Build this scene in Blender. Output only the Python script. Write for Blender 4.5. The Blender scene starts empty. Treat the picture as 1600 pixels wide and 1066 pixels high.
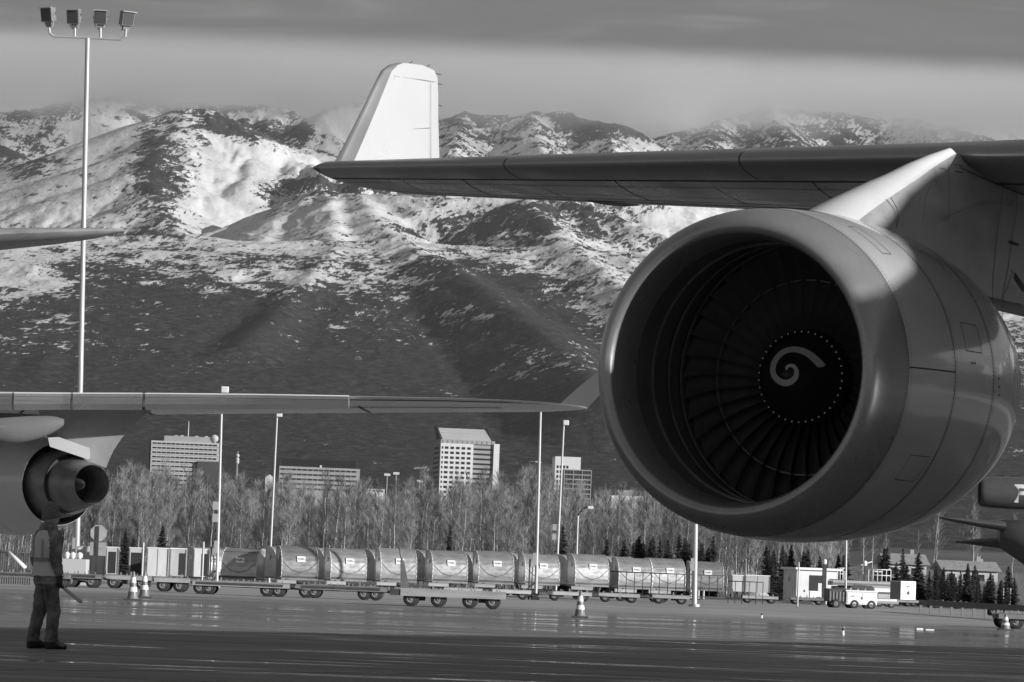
import bpy, bmesh, math, random
import numpy as np
from mathutils import Vector, Matrix
random.seed(7); np.random.seed(7)
R = math.radians
SC = bpy.context.scene
COL = SC.collection

# ------------------------------------------------------------------ camera
W0, H0, FPX = 1600.0, 1066.0, 5640.0
CAMZ = 1.12
PITCH, ROLL = math.atan(367/FPX), R(2.2)
cam_d = bpy.data.cameras.new('camera'); cam = bpy.data.objects.new('camera', cam_d); COL.objects.link(cam)
cam_d.sensor_width = 36; cam_d.lens = 36*FPX/W0; cam_d.clip_start = 0.5; cam_d.clip_end = 90000
cam.matrix_world = Matrix.Translation((0, 0, CAMZ)) @ Matrix.Rotation(math.pi/2+PITCH, 4, 'X') @ Matrix.Rotation(ROLL, 4, 'Z')
SC.camera = cam
CM = cam.matrix_world.to_3x3(); CO = Vector((0, 0, CAMZ))
CMn = np.array(CM)

# ------------------------------------------------------------------ light
SUN_AZ, SUN_EL = 60.0, 14.0          # degrees to the right of the camera's back, and above the horizon
world = bpy.data.worlds.new('World'); SC.world = world; world.use_nodes = True
SUNV = Vector((math.sin(R(SUN_AZ))*math.cos(R(SUN_EL)), -math.cos(R(SUN_AZ))*math.cos(R(SUN_EL)), math.sin(R(SUN_EL))))
sd = bpy.data.lights.new('sun', 'SUN'); so = bpy.data.objects.new('sun', sd); COL.objects.link(so)
sd.energy = 5.0; sd.angle = R(0.5); sd.color = (1, 1, 1)
so.rotation_euler = SUNV.to_track_quat('Z', 'Y').to_euler()
SC.view_settings.view_transform = 'Standard'; SC.view_settings.look = 'None'
SC.view_settings.gamma = 1; SC.view_settings.exposure = 0.0; SC.view_settings.use_curve_mapping = False
SC.render.engine = 'CYCLES'; SC.cycles.use_denoising = True
SC.cycles.max_bounces = 6; SC.cycles.diffuse_bounces = 2; SC.cycles.glossy_bounces = 3; SC.cycles.volume_bounces = 1
SC.cycles.transparent_max_bounces = 8
try:
    SC.cycles.volume_step_rate = 1.0; SC.cycles.volume_max_steps = 64
except Exception: pass

def sky():
    nt = world.node_tree; n = nt.nodes; L = nt.links; n.clear()
    out = n.new('ShaderNodeOutputWorld'); bg = n.new('ShaderNodeBackground'); bg.inputs[1].default_value = 0.1
    st = n.new('ShaderNodeTexSky'); st.sky_type = 'NISHITA'; st.sun_disc = False
    st.sun_elevation = R(SUN_EL); st.sun_rotation = R(180-SUN_AZ)
    bw = n.new('ShaderNodeRGBToBW'); L.new(st.outputs[0], bw.inputs[0])
    tc = n.new('ShaderNodeTexCoord'); sep = n.new('ShaderNodeSeparateXYZ'); L.new(tc.outputs['Generated'], sep.inputs[0])
    # cloud layers: stretched along the horizon
    mp = n.new('ShaderNodeMapping'); mp.inputs['Scale'].default_value = (6, 6, 46); L.new(tc.outputs['Generated'], mp.inputs[0])
    nz = n.new('ShaderNodeTexNoise'); nz.inputs['Scale'].default_value = 1.6; nz.inputs['Detail'].default_value = 6; nz.inputs['Roughness'].default_value = .52; nz.inputs['Distortion'].default_value = .6
    L.new(mp.outputs[0], nz.inputs[0])
    m1 = n.new('ShaderNodeMath'); m1.operation = 'MULTIPLY_ADD'; m1.inputs[1].default_value = .105; L.new(nz.outputs[0], m1.inputs[0])
    # a gentle cross-sky tilt of the layers: lower to the right
    m2 = n.new('ShaderNodeMath'); m2.operation = 'MULTIPLY_ADD'; m2.inputs[1].default_value = .02; L.new(sep.outputs[0], m2.inputs[0]); L.new(sep.outputs[2], m2.inputs[2])
    L.new(m2.outputs[0], m1.inputs[2])
    rp = n.new('ShaderNodeValToRGB'); L.new(m1.outputs[0], rp.inputs[0])
    els = SKY_STOPS
    cr = rp.color_ramp; cr.interpolation = 'EASE'
    while len(cr.elements) < len(els): cr.elements.new(.5)
    for e, (p, v) in zip(cr.elements, els): e.position = p; e.color = (v, v, v, 1)
    # thin part of the real sky light, most of it cloud
    mx = n.new('ShaderNodeMix'); mx.data_type = 'FLOAT'; mx.inputs[0].default_value = .94
    L.new(bw.outputs[0], mx.inputs[2]); 
    m3 = n.new('ShaderNodeMath'); m3.operation = 'MULTIPLY'; m3.inputs[1].default_value = 10.0; L.new(rp.outputs[0], m3.inputs[0])
    L.new(m3.outputs[0], mx.inputs[3])
    L.new(mx.outputs[0], bg.inputs[0]); L.new(bg.outputs[0], out.inputs[0])
SKY_STOPS = [(0.0, .28), (.13, .30), (.160, .355), (.172, .32), (.200, .16), (.210, .17), (.228, .24), (.4, .15), (1.0, .12)]
sky()

# ------------------------------------------------------------------ pixel helpers (photograph pixels -> metres)
def ray(px, py):
    return CM @ Vector(((px-W0/2)/FPX, -(py-H0/2)/FPX, -1.0))
def P(px, py, Y):
    d = ray(px, py); return CO + d*(Y/d.y)
def G(px, py):
    d = ray(px, py); return CO + d*(-CAMZ/d.z)
def proj(X, Y, Z):
    v = np.stack([np.asarray(X, float), np.asarray(Y, float), np.asarray(Z, float)-CAMZ], -1) @ CMn
    return W0/2 + FPX*v[..., 0]/-v[..., 2], H0/2 - FPX*v[..., 1]/-v[..., 2]
def base_px(px, Y):            # ground point under photograph column px at distance Y
    py = 900.0
    for _ in range(6):
        d = ray(px, py); t = Y/d.y; z = CAMZ + d.z*t; py += z/Y*FPX
    q = P(px, py, Y); return Vector((q.x, Y, 0))

# ------------------------------------------------------------------ object helpers
def tag(o, label=None, cat=None, group=None, kind=None):
    if label: o['label'] = label
    if cat: o['category'] = cat
    if group: o['group'] = group
    if kind: o['kind'] = kind
    return o
def empty(name, loc=(0, 0, 0), rz=0, label=None, cat=None, group=None, parent=None):
    o = bpy.data.objects.new(name, None); COL.objects.link(o); o.location = loc; o.rotation_euler = (0, 0, rz)
    if parent: o.parent = parent
    return tag(o, label, cat, group)
def link(name, me, parent=None, loc=None, rot=None):
    o = bpy.data.objects.new(name, me); COL.objects.link(o)
    if parent: o.parent = parent
    if loc is not None: o.location = loc
    if rot is not None: o.rotation_euler = rot
    return o
def copy_tree(o, parent=None):
    c = o.copy(); COL.objects.link(c)
    if parent: c.parent = parent
    for ch in o.children: copy_tree(ch, c)
    return c
def np_mesh(name, V, F, mat, smooth=False):
    V = np.asarray(V, dtype=np.float32); F = np.asarray(F, dtype=np.int32)
    me = bpy.data.meshes.new(name); n, k = F.shape
    me.vertices.add(len(V)); me.vertices.foreach_set('co', V.ravel())
    me.loops.add(n*k); me.loops.foreach_set('vertex_index', F.ravel())
    me.polygons.add(n); me.polygons.foreach_set('loop_start', np.arange(0, n*k, k, dtype=np.int32))
    try: me.polygons.foreach_set('loop_total', np.full(n, k, dtype=np.int32))
    except Exception: pass
    me.polygons.foreach_set('use_smooth', np.full(n, smooth, dtype=bool))
    me.update(calc_edges=True); me.materials.append(mat); return me

class MB:
    """collects simple solids and builds one mesh"""
    def __init__(s): s.v = []; s.f = []; s.sm = []
    def add(s, vs, fs, smooth=False):
        b = len(s.v); s.v += [tuple(v) for v in vs]; s.f += [tuple(b+i for i in f) for f in fs]; s.sm += [smooth]*len(fs); return s
    def box(s, x0, x1, y0, y1, z0, z1, M=None):
        vs = [Vector((x, y, z)) for z in (z0, z1) for y in (y0, y1) for x in (x0, x1)]
        if M is not None: vs = [M @ v for v in vs]
        return s.add(vs, [(0, 2, 3, 1), (4, 5, 7, 6), (0, 1, 5, 4), (2, 6, 7, 3), (0, 4, 6, 2), (1, 3, 7, 5)])
    def tube(s, p0, p1, r0, r1=None, n=10, cap=True):
        p0 = Vector(p0); p1 = Vector(p1); r1 = r0 if r1 is None else r1
        d = (p1-p0).normalized(); a = d.orthogonal().normalized(); b = d.cross(a)
        vs = []
        for p, r in ((p0, r0), (p1, r1)):
            for i in range(n):
                t = 2*math.pi*i/n; vs.append(p + a*(r*math.cos(t)) + b*(r*math.sin(t)))
        s.add(vs, [(i, (i+1) % n, n+(i+1) % n, n+i) for i in range(n)], True)
        if cap: s.add(vs[:n], [tuple(reversed(range(n)))]); s.add(vs[n:], [tuple(range(n))])
        return s
    def path(s, pts, r, n=8):
        for a, b in zip(pts[:-1], pts[1:]): s.tube(a, b, r, r, n)
        return s
    def lathe(s, prof, axis='x', n=48, org=(0, 0, 0), close=False, smooth=True, a0=0, a1=2*math.pi):
        full = abs(a1-a0-2*math.pi) < 1e-6; m = n if full else n+1
        vs = []; ox, oy, oz = org
        for (x, r) in prof:
            for i in range(m):
                t = a0+(a1-a0)*i/n; c, q = r*math.cos(t), r*math.sin(t)
                vs.append((ox+x, oy+c, oz+q) if axis == 'x' else ((ox+c, oy+x, oz+q) if axis == 'y' else (ox+c, oy+q, oz+x)))
        fs = []
        for j in range(len(prof)-1):
            for i in range(n):
                k = (i+1) % m if full else i+1
                fs.append((j*m+i, j*m+k, (j+1)*m+k, (j+1)*m+i))
        return s.add(vs, fs, smooth)
    def grid(s, rows, smooth=True, wrap=False):
        m = len(rows[0]); vs = [p for r in rows for p in r]; fs = []
        for j in range(len(rows)-1):
            for i in range(m if wrap else m-1):
                k = (i+1) % m; fs.append((j*m+i, j*m+k, (j+1)*m+k, (j+1)*m+i))
        return s.add(vs, fs, smooth)
    def prism(s, poly, h0, h1, axis='z', M=None):
        n = len(poly)
        def mk(p, h):
            v = Vector((p[0], p[1], h)) if axis == 'z' else (Vector((p[0], h, p[1])) if axis == 'y' else Vector((h, p[0], p[1])))
            return M @ v if M is not None else v
        vs = [mk(p, h0) for p in poly]+[mk(p, h1) for p in poly]
        return s.add(vs, [tuple(reversed(range(n))), tuple(range(n, 2*n))]+[(i, (i+1) % n, n+(i+1) % n, n+i) for i in range(n)])
    def mesh(s, name, mat, bevel=0):
        me = bpy.data.meshes.new(name); me.from_pydata(s.v, [], s.f); me.materials.append(mat)
        me.polygons.foreach_set('use_smooth', s.sm)
        bm = bmesh.new(); bm.from_mesh(me); bmesh.ops.remove_doubles(bm, verts=bm.verts, dist=1e-5)
        if bevel:
            ed = [e for e in bm.edges if len(e.link_faces) == 2 and e.calc_face_angle(0) > .6]
            bmesh.ops.bevel(bm, geom=ed, offset=bevel, segments=2, affect='EDGES', profile=.6)
        bmesh.ops.recalc_face_normals(bm, faces=bm.faces)
        for e in bm.edges:
            if len(e.link_faces) == 2 and e.calc_face_angle(0) > .75: e.smooth = False
        bm.to_mesh(me); bm.free(); me.update(); return me
    def build(s, name, mat, parent=None, bevel=0, loc=None, rot=None):
        return link(name, s.mesh(name, mat, bevel), parent, loc, rot)

# ------------------------------------------------------------------ materials
def NT(name):
    m = bpy.data.materials.new(name); m.use_nodes = True; nt = m.node_tree
    return m, nt, nt.nodes['Principled BSDF']
def ramp(nt, fac, stops, interp='LINEAR'):
    r = nt.nodes.new('ShaderNodeValToRGB'); r.color_ramp.interpolation = interp
    while len(r.color_ramp.elements) < len(stops): r.color_ramp.elements.new(.5)
    for e, (p, v) in zip(r.color_ramp.elements, stops): e.position = p; e.color = (v, v, v, 1)
    nt.links.new(fac, r.inputs[0]); return r.outputs[0]
def noise(nt, scale=1, detail=4, rough=.5, stretch=(1, 1, 1), coord='Object', dist=0, rot=(0, 0, 0)):
    tc = nt.nodes.new('ShaderNodeTexCoord'); mp = nt.nodes.new('ShaderNodeMapping'); mp.inputs['Scale'].default_value = stretch
    nz = nt.nodes.new('ShaderNodeTexNoise'); nz.inputs['Scale'].default_value = scale; nz.inputs['Detail'].default_value = detail
    nz.inputs['Roughness'].default_value = rough; nz.inputs['Distortion'].default_value = dist
    mp.vector_type = 'TEXTURE' if any(rot) else 'POINT'
    if any(rot): mp.inputs['Rotation'].default_value = rot; mp.inputs['Scale'].default_value = tuple(1/x for x in stretch)
    nt.links.new(tc.outputs[coord], mp.inputs[0]); nt.links.new(mp.outputs[0], nz.inputs[0]); return nz.outputs[0]
def math_(nt, op, a, b=None, c=None):
    m = nt.nodes.new('ShaderNodeMath'); m.operation = op
    for i, x in enumerate((a, b, c)):
        if x is None: continue
        if hasattr(x, 'is_linked'): nt.links.new(x, m.inputs[i])
        else: m.inputs[i].default_value = x
    return m.outputs[0]
def bump(nt, b, h, strength=.3, dist=.02):
    bp = nt.nodes.new('ShaderNodeBump'); bp.inputs['Strength'].default_value = strength; bp.inputs['Distance'].default_value = dist
    nt.links.new(h, bp.inputs['Height']); nt.links.new(bp.outputs[0], b.inputs['Normal'])
def mat(name, v, rough=.5, metal=0, var=.25, scale=3, stretch=(1, 1, 1), coat=0, bmp=0, spec=.5, rvar=.1):
    """grey material: base value v, mottled by +-var, with a little roughness variation"""
    m, nt, b = NT(name); nz = noise(nt, scale, 6, .6, stretch)
    col = ramp(nt, nz, [(.3, v*(1-var)), (.5, v), (.72, min(1, v*(1+var)))]); nt.links.new(col, b.inputs['Base Color'])
    rr = ramp(nt, nz, [(.3, max(.02, rough-rvar)), (.7, min(1, rough+rvar))]); nt.links.new(rr, b.inputs['Roughness'])
    b.inputs['Metallic'].default_value = metal; b.inputs['Specular IOR Level'].default_value = spec
    if coat: b.inputs['Coat Weight'].default_value = coat; b.inputs['Coat Roughness'].default_value = .06
    if bmp: bump(nt, b, noise(nt, scale*6, 5, .6), bmp, .02)
    return m
# ------------------------------------------------------------------ value noise (numpy)
def _hash(ix, iy, seed):
    h = (ix.astype(np.int64)*374761393 + iy.astype(np.int64)*668265263 + seed*1442695041) & 0x7fffffff
    h = ((h ^ (h >> 13))*1274126177) & 0x7fffffff
    return ((h ^ (h >> 16)) & 0xffffff)/float(0xffffff)
def vnoise(x, y, seed=0):
    ix = np.floor(x); iy = np.floor(y); fx = x-ix; fy = y-iy
    fx = fx*fx*fx*(fx*(fx*6-15)+10); fy = fy*fy*fy*(fy*(fy*6-15)+10)
    a = _hash(ix, iy, seed); b = _hash(ix+1, iy, seed); c = _hash(ix, iy+1, seed); d = _hash(ix+1, iy+1, seed)
    return (a+(b-a)*fx)*(1-fy)+(c+(d-c)*fx)*fy
def fbm(x, y, o=5, seed=0, ridged=False, g=.5):
    s = np.zeros_like(x); a = 1.; n = 0.
    for i in range(o):
        v = vnoise(x, y, seed+i*17)
        if ridged: v = 1-np.abs(2*v-1)
        s += a*v; n += a; a *= g
        x, y = (x*1.6+y*1.2)+3.1, (y*1.6-x*1.2)+7.7
    return s/n

RIDGES = [  # (side slope, [(px, py, Y km) ...])
 (.50, [(-200, 215, 17), (0, 176, 17), (110, 160, 17.4), (220, 155, 18), (330, 160, 18), (430, 166, 18), (490, 190, 17.6), (600, 260, 17)]),
 (.55, [(-150, 175, 15), (0, 226, 15), (65, 262, 14.6), (120, 300, 14.2)]),
 (.42, [(240, 186, 13.3), (290, 171, 13), (320, 173, 13), (355, 186, 13.1), (400, 208, 13.2), (428, 226, 13.3), (490, 236, 13.4)]),
 (.40, [(296, 172, 13), (262, 222, 12.3), (236, 262, 11.8), (246, 310, 11.3), (285, 362, 10.8), (300, 380, 10.5)]),
 (.50, [(400, 208, 13.2), (395, 250, 12.5), (380, 290, 11.9)]),
 (.60, [(426, 236, 13.8), (470, 205, 14), (492, 192, 14), (520, 172, 14.2), (590, 150, 14.4), (640, 165, 14.2), (690, 188, 14), (725, 179, 14), (800, 181, 14), (880, 176, 14), (930, 184, 14), (980, 200, 14), (1010, 212, 14), (1050, 250, 13.8)]),
 (.60, [(725, 179, 14), (712, 235, 13), (700, 300, 12)]), (.60, [(830, 179, 14), (850, 240, 13), (860, 300, 12.2)]),
 (.60, [(930, 184, 14), (960, 240, 13.2), (985, 290, 12.6)]),
 (.45, [(270, 378, 10.8), (330, 358, 10.9), (400, 335, 11), (460, 314, 11), (520, 298, 11), (590, 300, 10.9), (660, 306, 10.8), (740, 304, 10.8), (810, 300, 10.8), (870, 306, 10.8), (930, 325, 10.6), (1000, 352, 10.4), (1060, 384, 10.2), (1150, 425, 10), (1400, 520, 9.4)]),
 (.42, [(560, 300, 10.9), (600, 350, 10.1), (655, 394, 9.4), (720, 428, 8.8), (800, 480, 8.1), (880, 545, 7.3), (960, 620, 6.4)]),
 (.42, [(820, 302, 10.8), (870, 370, 9.8), (940, 420, 9.1), (1010, 480, 8.4), (1080, 560, 7.5)]),
 (.42, [(450, 320, 11), (400, 390, 9.8), (320, 440, 9), (230, 500, 8.2), (150, 570, 7.3)]),
 (.42, [(520, 300, 11), (520, 400, 9.4), (450, 470, 8.4), (380, 540, 7.5)]),
 (.42, [(-300, 560, 8.6), (-100, 490, 9), (0, 450, 9.3), (80, 420, 9.6), (150, 395, 9.8), (210, 372, 10.1), (270, 378, 10.4)]),
 (.42, [(210, 372, 10.1), (140, 440, 9), (90, 520, 7.9), (60, 590, 7)]),
 (.48, [(985, 245, 15), (1050, 212, 15.3), (1110, 194, 15.5), (1160, 182, 15.8), (1200, 166, 16), (1260, 172, 16), (1330, 180, 16), (1400, 188, 16), (1470, 196, 15.6), (1530, 212, 15.2), (1600, 236, 15), (1750, 300, 14.5)]),
 (.55, [(1200, 166, 16), (1240, 240, 14.6), (1260, 310, 13.4)]), (.55, [(1110, 194, 15.5), (1100, 250, 14.4), (1080, 310, 13.2), (1060, 350, 12.4)]),
 (.5, [(1400, 188, 16), (1450, 200, 17), (1540, 175, 18), (1700, 230, 18), (1900, 200, 18)]),
]
SNOWLINE = [(-200, 480), (0, 455), (120, 410), (250, 402), (400, 420), (520, 418), (600, 408), (660, 392), (720, 400), (800, 440), (900, 455), (1000, 480), (1100, 520), (1700, 560)]
PATCHES = [  # (px, py, rx, ry, amount) bare rock (-) and drifts (+)
 (255, 285, 38, 60, -.50), (236, 225, 22, 30, -.28), (395, 205, 45, 20, -.50), (320, 190, 45, 20, -.28), (345, 195, 30, 12, -.2),
 (370, 265, 50, 40, .45), (350, 330, 60, 30, .30), (440, 262, 60, 14, .5), (100, 290, 90, 45, .10), (60, 340, 90, 25, .15),
 (470, 203, 22, 14, -.6), (545, 195, 40, 22, .35), (455, 285, 45, 16, -.5), (410, 305, 25, 20, -.25), (560, 285, 60, 14, -.3),
 (20, 245, 50, 20, -.45), (90, 185, 45, 14, -.2), (150, 215, 60, 20, .3), (430, 180, 60, 14, .4),
 (760, 200, 60, 25, -.22), (800, 225, 25, 20, .2), (900, 205, 70, 20, -.30), (960, 200, 60, 14, -.25), (840, 205, 20, 22, .2),
 (1120, 215, 70, 16, -.25), (1230, 215, 80, 22, -.18), (1330, 215, 60, 22, -.25), (1400, 240, 40, 25, .1), (1500, 215, 40, 14, -.3), (1560, 205, 40, 16, .3),
 (600, 330, 70, 30, .18), (470, 345, 90, 22, .15), (850, 345, 40, 45, -.18), (880, 370, 18, 35, .25), (770, 345, 45, 18, -.18), (930, 350, 60, 35, -.20), (620, 395, 35, 14, .35),
 (780, 300, 80, 14, .3), (640, 440, 70, 14, .10), (745, 495, 35, 16, .34), (590, 500, 60, 14, .18), (560, 470, 90, 10, .14), (470, 432, 70, 12, .24), (640, 545, 50, 14, .12), (800, 540, 22, 7, .3),
 (70, 470, 45, 22, .18), (100, 510, 30, 14, .2), (160, 500, 18, 9, .16), (120, 420, 60, 9, -.25), (30, 430, 50, 25, .3), (330, 455, 50, 20, .10), (380, 500, 70, 25, -.2),
 (760, 450, 70, 20, -.30), (830, 510, 60, 24, -.30), (1100, 340, 120, 22, .35), (1000, 330, 40, 10, -.2), (950, 500, 60, 14, .12),
]
def terrain():
    nu, ny = 1050, 660
    a = np.linspace(-.185, .185, nu)
    Yr = np.concatenate([np.linspace(3800, 6500, 90, endpoint=False), np.linspace(6500, 11600, 330, endpoint=False), np.linspace(11600, 16600, 190, endpoint=False), np.linspace(16600, 19500, ny-610)])
    U, YY = np.meshgrid(a, Yr); X = U*YY
    wx = (fbm(X/900, YY/900, 4, 3)-.5)*520; wy = (fbm(X/900+9, YY/900+4, 4, 5)-.5)*520
    Xw, Yw = X+wx, YY+wy
    t = np.clip(YY-4500, 0, 5200); H = 25*np.clip((YY-3850)/600, -.1, 1)+.095*t+1.35e-5*t*t
    calm = 1-.92*np.exp(-((X+1600)/420)**4-((YY-12300)/1300)**4)   # the smooth drifted flank left of the first summit
    spur = .68*fbm(X/560, YY/1500, 5, 21, True)+.32*fbm(X/230, YY/900, 4, 23, True)           # gullies that run downhill, towards the plain
    for k, pts in RIDGES:
        q = [P(px, py, y*1000) for px, py, y in pts]
        best = np.full_like(H, -1e9)
        for p0, p1 in zip(q[:-1], q[1:]):
            ex, ey = p1.x-p0.x, p1.y-p0.y; L2 = ex*ex+ey*ey+1e-6
            sx, sy = (X+wx*.0), (YY+wy*.0)
            s = np.clip(((sx-p0.x)*ex+(sy-p0.y)*ey)/L2, 0, 1)
            d = np.hypot(sx-p0.x-s*ex, sy-p0.y-s*ey)
            kk = k*(1+(spur-.58)*1.25*np.clip(d/420, 0, 1)*calm)
            h = p0.z+(p1.z-p0.z)*s-kk*(np.sqrt(d*d+22**2)-22)
            best = np.maximum(best, h)
        w = 18.; m = np.clip(.5+.5*(H-best)/w, 0, 1); H = best*(1-m)+H*m+w*m*(1-m)*.5
    rel = np.clip((H-150)/1400, 0, 1)
    H = H+(fbm(Xw/170, Yw/240, 5, 40, True)-.6)*rel*44*calm+(fbm(Xw/700, Yw/900, 4, 50)-.5)*30*np.clip(rel*3, 0, 1)*calm+(fbm(X/60, YY/60, 3, 60)-.5)*rel*7*calm
    PX, PY = proj(X, YY, H)
    sl = np.interp(PX, [p[0] for p in SNOWLINE], [p[1] for p in SNOWLINE])
    S = .66-np.clip((PY-sl+45)/95, 0, 1)*.38-np.clip((PY-sl-30)/200, 0, 1)*.30
    for px, py, rx, ry, am in PATCHES:
        S += am*np.exp(-((PX-px)/rx)**2*.7-((PY-py)/ry)**2*.7)
    S += (fbm(X/300, YY/420, 4, 70)-.5)*.45
    S -= .22*np.exp(-((PX-700)/330)**2-((PY-350)/60)**2)*(fbm(X/140, YY/420, 4, 77, True)*1.4)
    # steep convex rock sheds its snow
    gy, gx = np.gradient(H); lap = H-(np.roll(H, 3, 0)+np.roll(H, -3, 0)+np.roll(H, 3, 1)+np.roll(H, -3, 1))/4
    S -= np.clip(lap/40, -.2, .2)
    V = np.stack([X, YY, H], -1).reshape(-1, 3)
    i = np.arange(nu*ny).reshape(ny, nu)
    F = np.stack([i[:-1, :-1], i[:-1, 1:], i[1:, 1:], i[1:, :-1]], -1).reshape(-1, 4)
    m, nt, b = NT('mountain_ground'); L = nt.links
    at = nt.nodes.new('ShaderNodeAttribute'); at.attribute_name = 'snow'
    n1 = noise(nt, .014, 9, .64, (1, .5, 1.5)); n2 = noise(nt, .050, 7, .72, (1.9, .5, .7), rot=(0, R(38), 0))
    s = math_(nt, 'MULTIPLY_ADD', n1, 1.7, at.outputs['Fac']); s = math_(nt, 'MULTIPLY_ADD', n2, 1.9, s)
    s = math_(nt, 'SUBTRACT', s, 1.80)
    mask = ramp(nt, s, [(.47, 0), (.505, .75), (.55, 1)])
    n3 = noise(nt, .05, 5, .7)
    rock = ramp(nt, n3, [(.3, .025), (.5, .05), (.68, .11)]); snow = ramp(nt, n1, [(.3, .66), (.7, .82)])
    mx = nt.nodes.new('ShaderNodeMix'); mx.data_type = 'RGBA'; L.new(mask, mx.inputs[0]); L.new(rock, mx.inputs[6]); L.new(snow, mx.inputs[7])
    L.new(mx.outputs[2], b.inputs['Base Color']); b.inputs['Roughness'].default_value = .9; b.inputs['Specular IOR Level'].default_value = .1
    bump(nt, b, n1, .42, 22)
    me = np_mesh('mountains', V, F, m, True)
    atd = me.attributes.new('snow', 'FLOAT', 'POINT'); atd.data.foreach_set('value', S.astype(np.float32).ravel())
    o = link('mountains', me); tag(o, 'snow covered mountain range with dark lower slopes behind the town', kind='structure')
    # coarse continuation of the range outside the frame
    for nm, a0, a1 in (('mountain_range', .185, 1.45), ('mountain_range', -1.45, -.185)):
        az = np.linspace(math.atan(a0), math.atan(a1), 160); rr = np.linspace(4200, 17500, 60)
        A, RR = np.meshgrid(az, rr); Xc = RR*np.sin(A)*1.0; Yc = RR*np.cos(A)
        Hc = 25+1650*np.clip((RR-4500)/8500, 0, 1)**1.4*(.55+.75*fbm(Xc/2600, Yc/2600, 5, 90, True)*.9)+(fbm(Xc/500, Yc/500, 4, 95, True)-.5)*260*np.clip((RR-5000)/6000, 0, 1)
        ed = np.clip((np.abs(A)-math.atan(.185))/.06, 0, 1); 
        Vc = np.stack([Xc, Yc, Hc], -1).reshape(-1, 3); ii = np.arange(A.size).reshape(A.shape)
        Fc = np.stack([ii[:-1, :-1], ii[:-1, 1:], ii[1:, 1:], ii[1:, :-1]], -1).reshape(-1, 4)
        mc = np_mesh(nm, Vc, Fc, m, True); ac = mc.attributes.new('snow', 'FLOAT', 'POINT')
        ac.data.foreach_set('value', (np.clip((Hc-500)/700, 0, 1)*.7-.05).astype(np.float32).ravel())
        tag(link(nm, mc), 'snowy mountain range beyond the frame', kind='structure')
terrain()

def air():
    m, nt, b = NT('haze_air'); nt.nodes.remove(b)
    v = nt.nodes.new('ShaderNodeVolumePrincipled'); v.inputs['Color'].default_value = (.9, .9, .9, 1); v.inputs['Density'].default_value = HAZE
    v.inputs['Anisotropy'].default_value = .3
    nt.links.new(v.outputs[0], nt.nodes['Material Output'].inputs['Volume'])
    o = MB().box(-26000, 26000, -200, 20500, -2, 2300).build('haze', m); tag(o, 'thin haze in the air', kind='stuff')
HAZE = 1.5e-5
air()

def clouds():
    m, nt, b = NT('cloud_vapour'); nt.nodes.remove(b)
    v = nt.nodes.new('ShaderNodeVolumePrincipled'); v.inputs['Color'].default_value = (.97, .97, .97, 1); v.inputs['Anisotropy'].default_value = .2
    tc = nt.nodes.new('ShaderNodeTexCoord'); sp = nt.nodes.new('ShaderNodeSeparateXYZ'); nt.links.new(tc.outputs['Object'], sp.inputs[0])
    n1 = noise(nt, .0013, 7, .62, (1, .6, 1.6), dist=.4); 
    # vapour begins above a ragged base and thins out again upwards
    zz = math_(nt, 'MULTIPLY_ADD', n1, 1000, sp.outputs[2])
    hgt = math_(nt, 'MULTIPLY_ADD', sp.outputs[1], -.125, zz)      # the base rises with distance
    mr = nt.nodes.new('ShaderNodeMapRange'); nt.links.new(hgt, mr.inputs[0]); mr.inputs[1].default_value = 515; mr.inputs[2].default_value = 760
    mt = nt.nodes.new('ShaderNodeMapRange'); nt.links.new(math_(nt, 'MULTIPLY_ADD', sp.outputs[1], -.125, sp.outputs[2]), mt.inputs[0]); mt.inputs[1].default_value = 330; mt.inputs[2].default_value = 60
    d = math_(nt, 'MULTIPLY', mr.outputs[0], mt.outputs[0]); d = math_(nt, 'MULTIPLY', d, CLOUD)
    nt.links.new(d, v.inputs['Density']); nt.links.new(v.outputs[0], nt.nodes['Material Output'].inputs['Volume'])
    o = MB().box(-7000, 7000, 12800, 19900, 1450, 2550).build('cloud_bank', m); tag(o, 'low cloud hiding the mountain tops', kind='stuff')
CLOUD = .0028
clouds()
# ------------------------------------------------------------------ the near aircraft
M_PAINT = mat('dark_glossy_paint', .45, .15, 0, .13, 1.1, (.35, 1, 1), coat=1, rvar=.05, bmp=.01)
M_PYLON = mat('grey_pylon_paint', .34, .32, 0, .26, 1.4, (1, 1, 2), rvar=.08)
M_WHITE = mat('white_aircraft_paint', .54, .3, 0, .03, 1)
M_WINGU = mat('grey_wing_skin', .23, .30, 0, .22, .9, (.35, 1, 1), rvar=.08, bmp=.03)
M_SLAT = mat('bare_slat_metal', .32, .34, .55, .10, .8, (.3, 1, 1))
M_LIP = mat('polished_lip_metal', .37, .28, .55, .10, 1.4, rvar=.07)
M_LINER = mat('acoustic_liner', .11, .5, .1, .25, 3)
M_BLADE = mat('fan_blade_metal', .19, .4, .4, .3, 2)
M_SPIN = mat('black_spinner', .02, .42, 0, .3, 6)
M_MARK = mat('white_marking', .62, .5, 0, .05, 5)
M_BOLT = mat('steel_bolt', .30, .3, .8, .1, 5)
M_ALU0 = mat('bright_joint_metal', .55, .4, .3, .1, 3)
M_SEAM = mat('dark_seam', .03, .6, 0, .2, 5)
M_HOT = mat('hot_section_metal', .12, .42, .8, .3, 2)
M_STEEL = mat('galvanised_steel', .42, .45, .6, .15, 3)
M_RUB = mat('black_rubber', .025, .75, 0, .3, 8)

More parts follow.
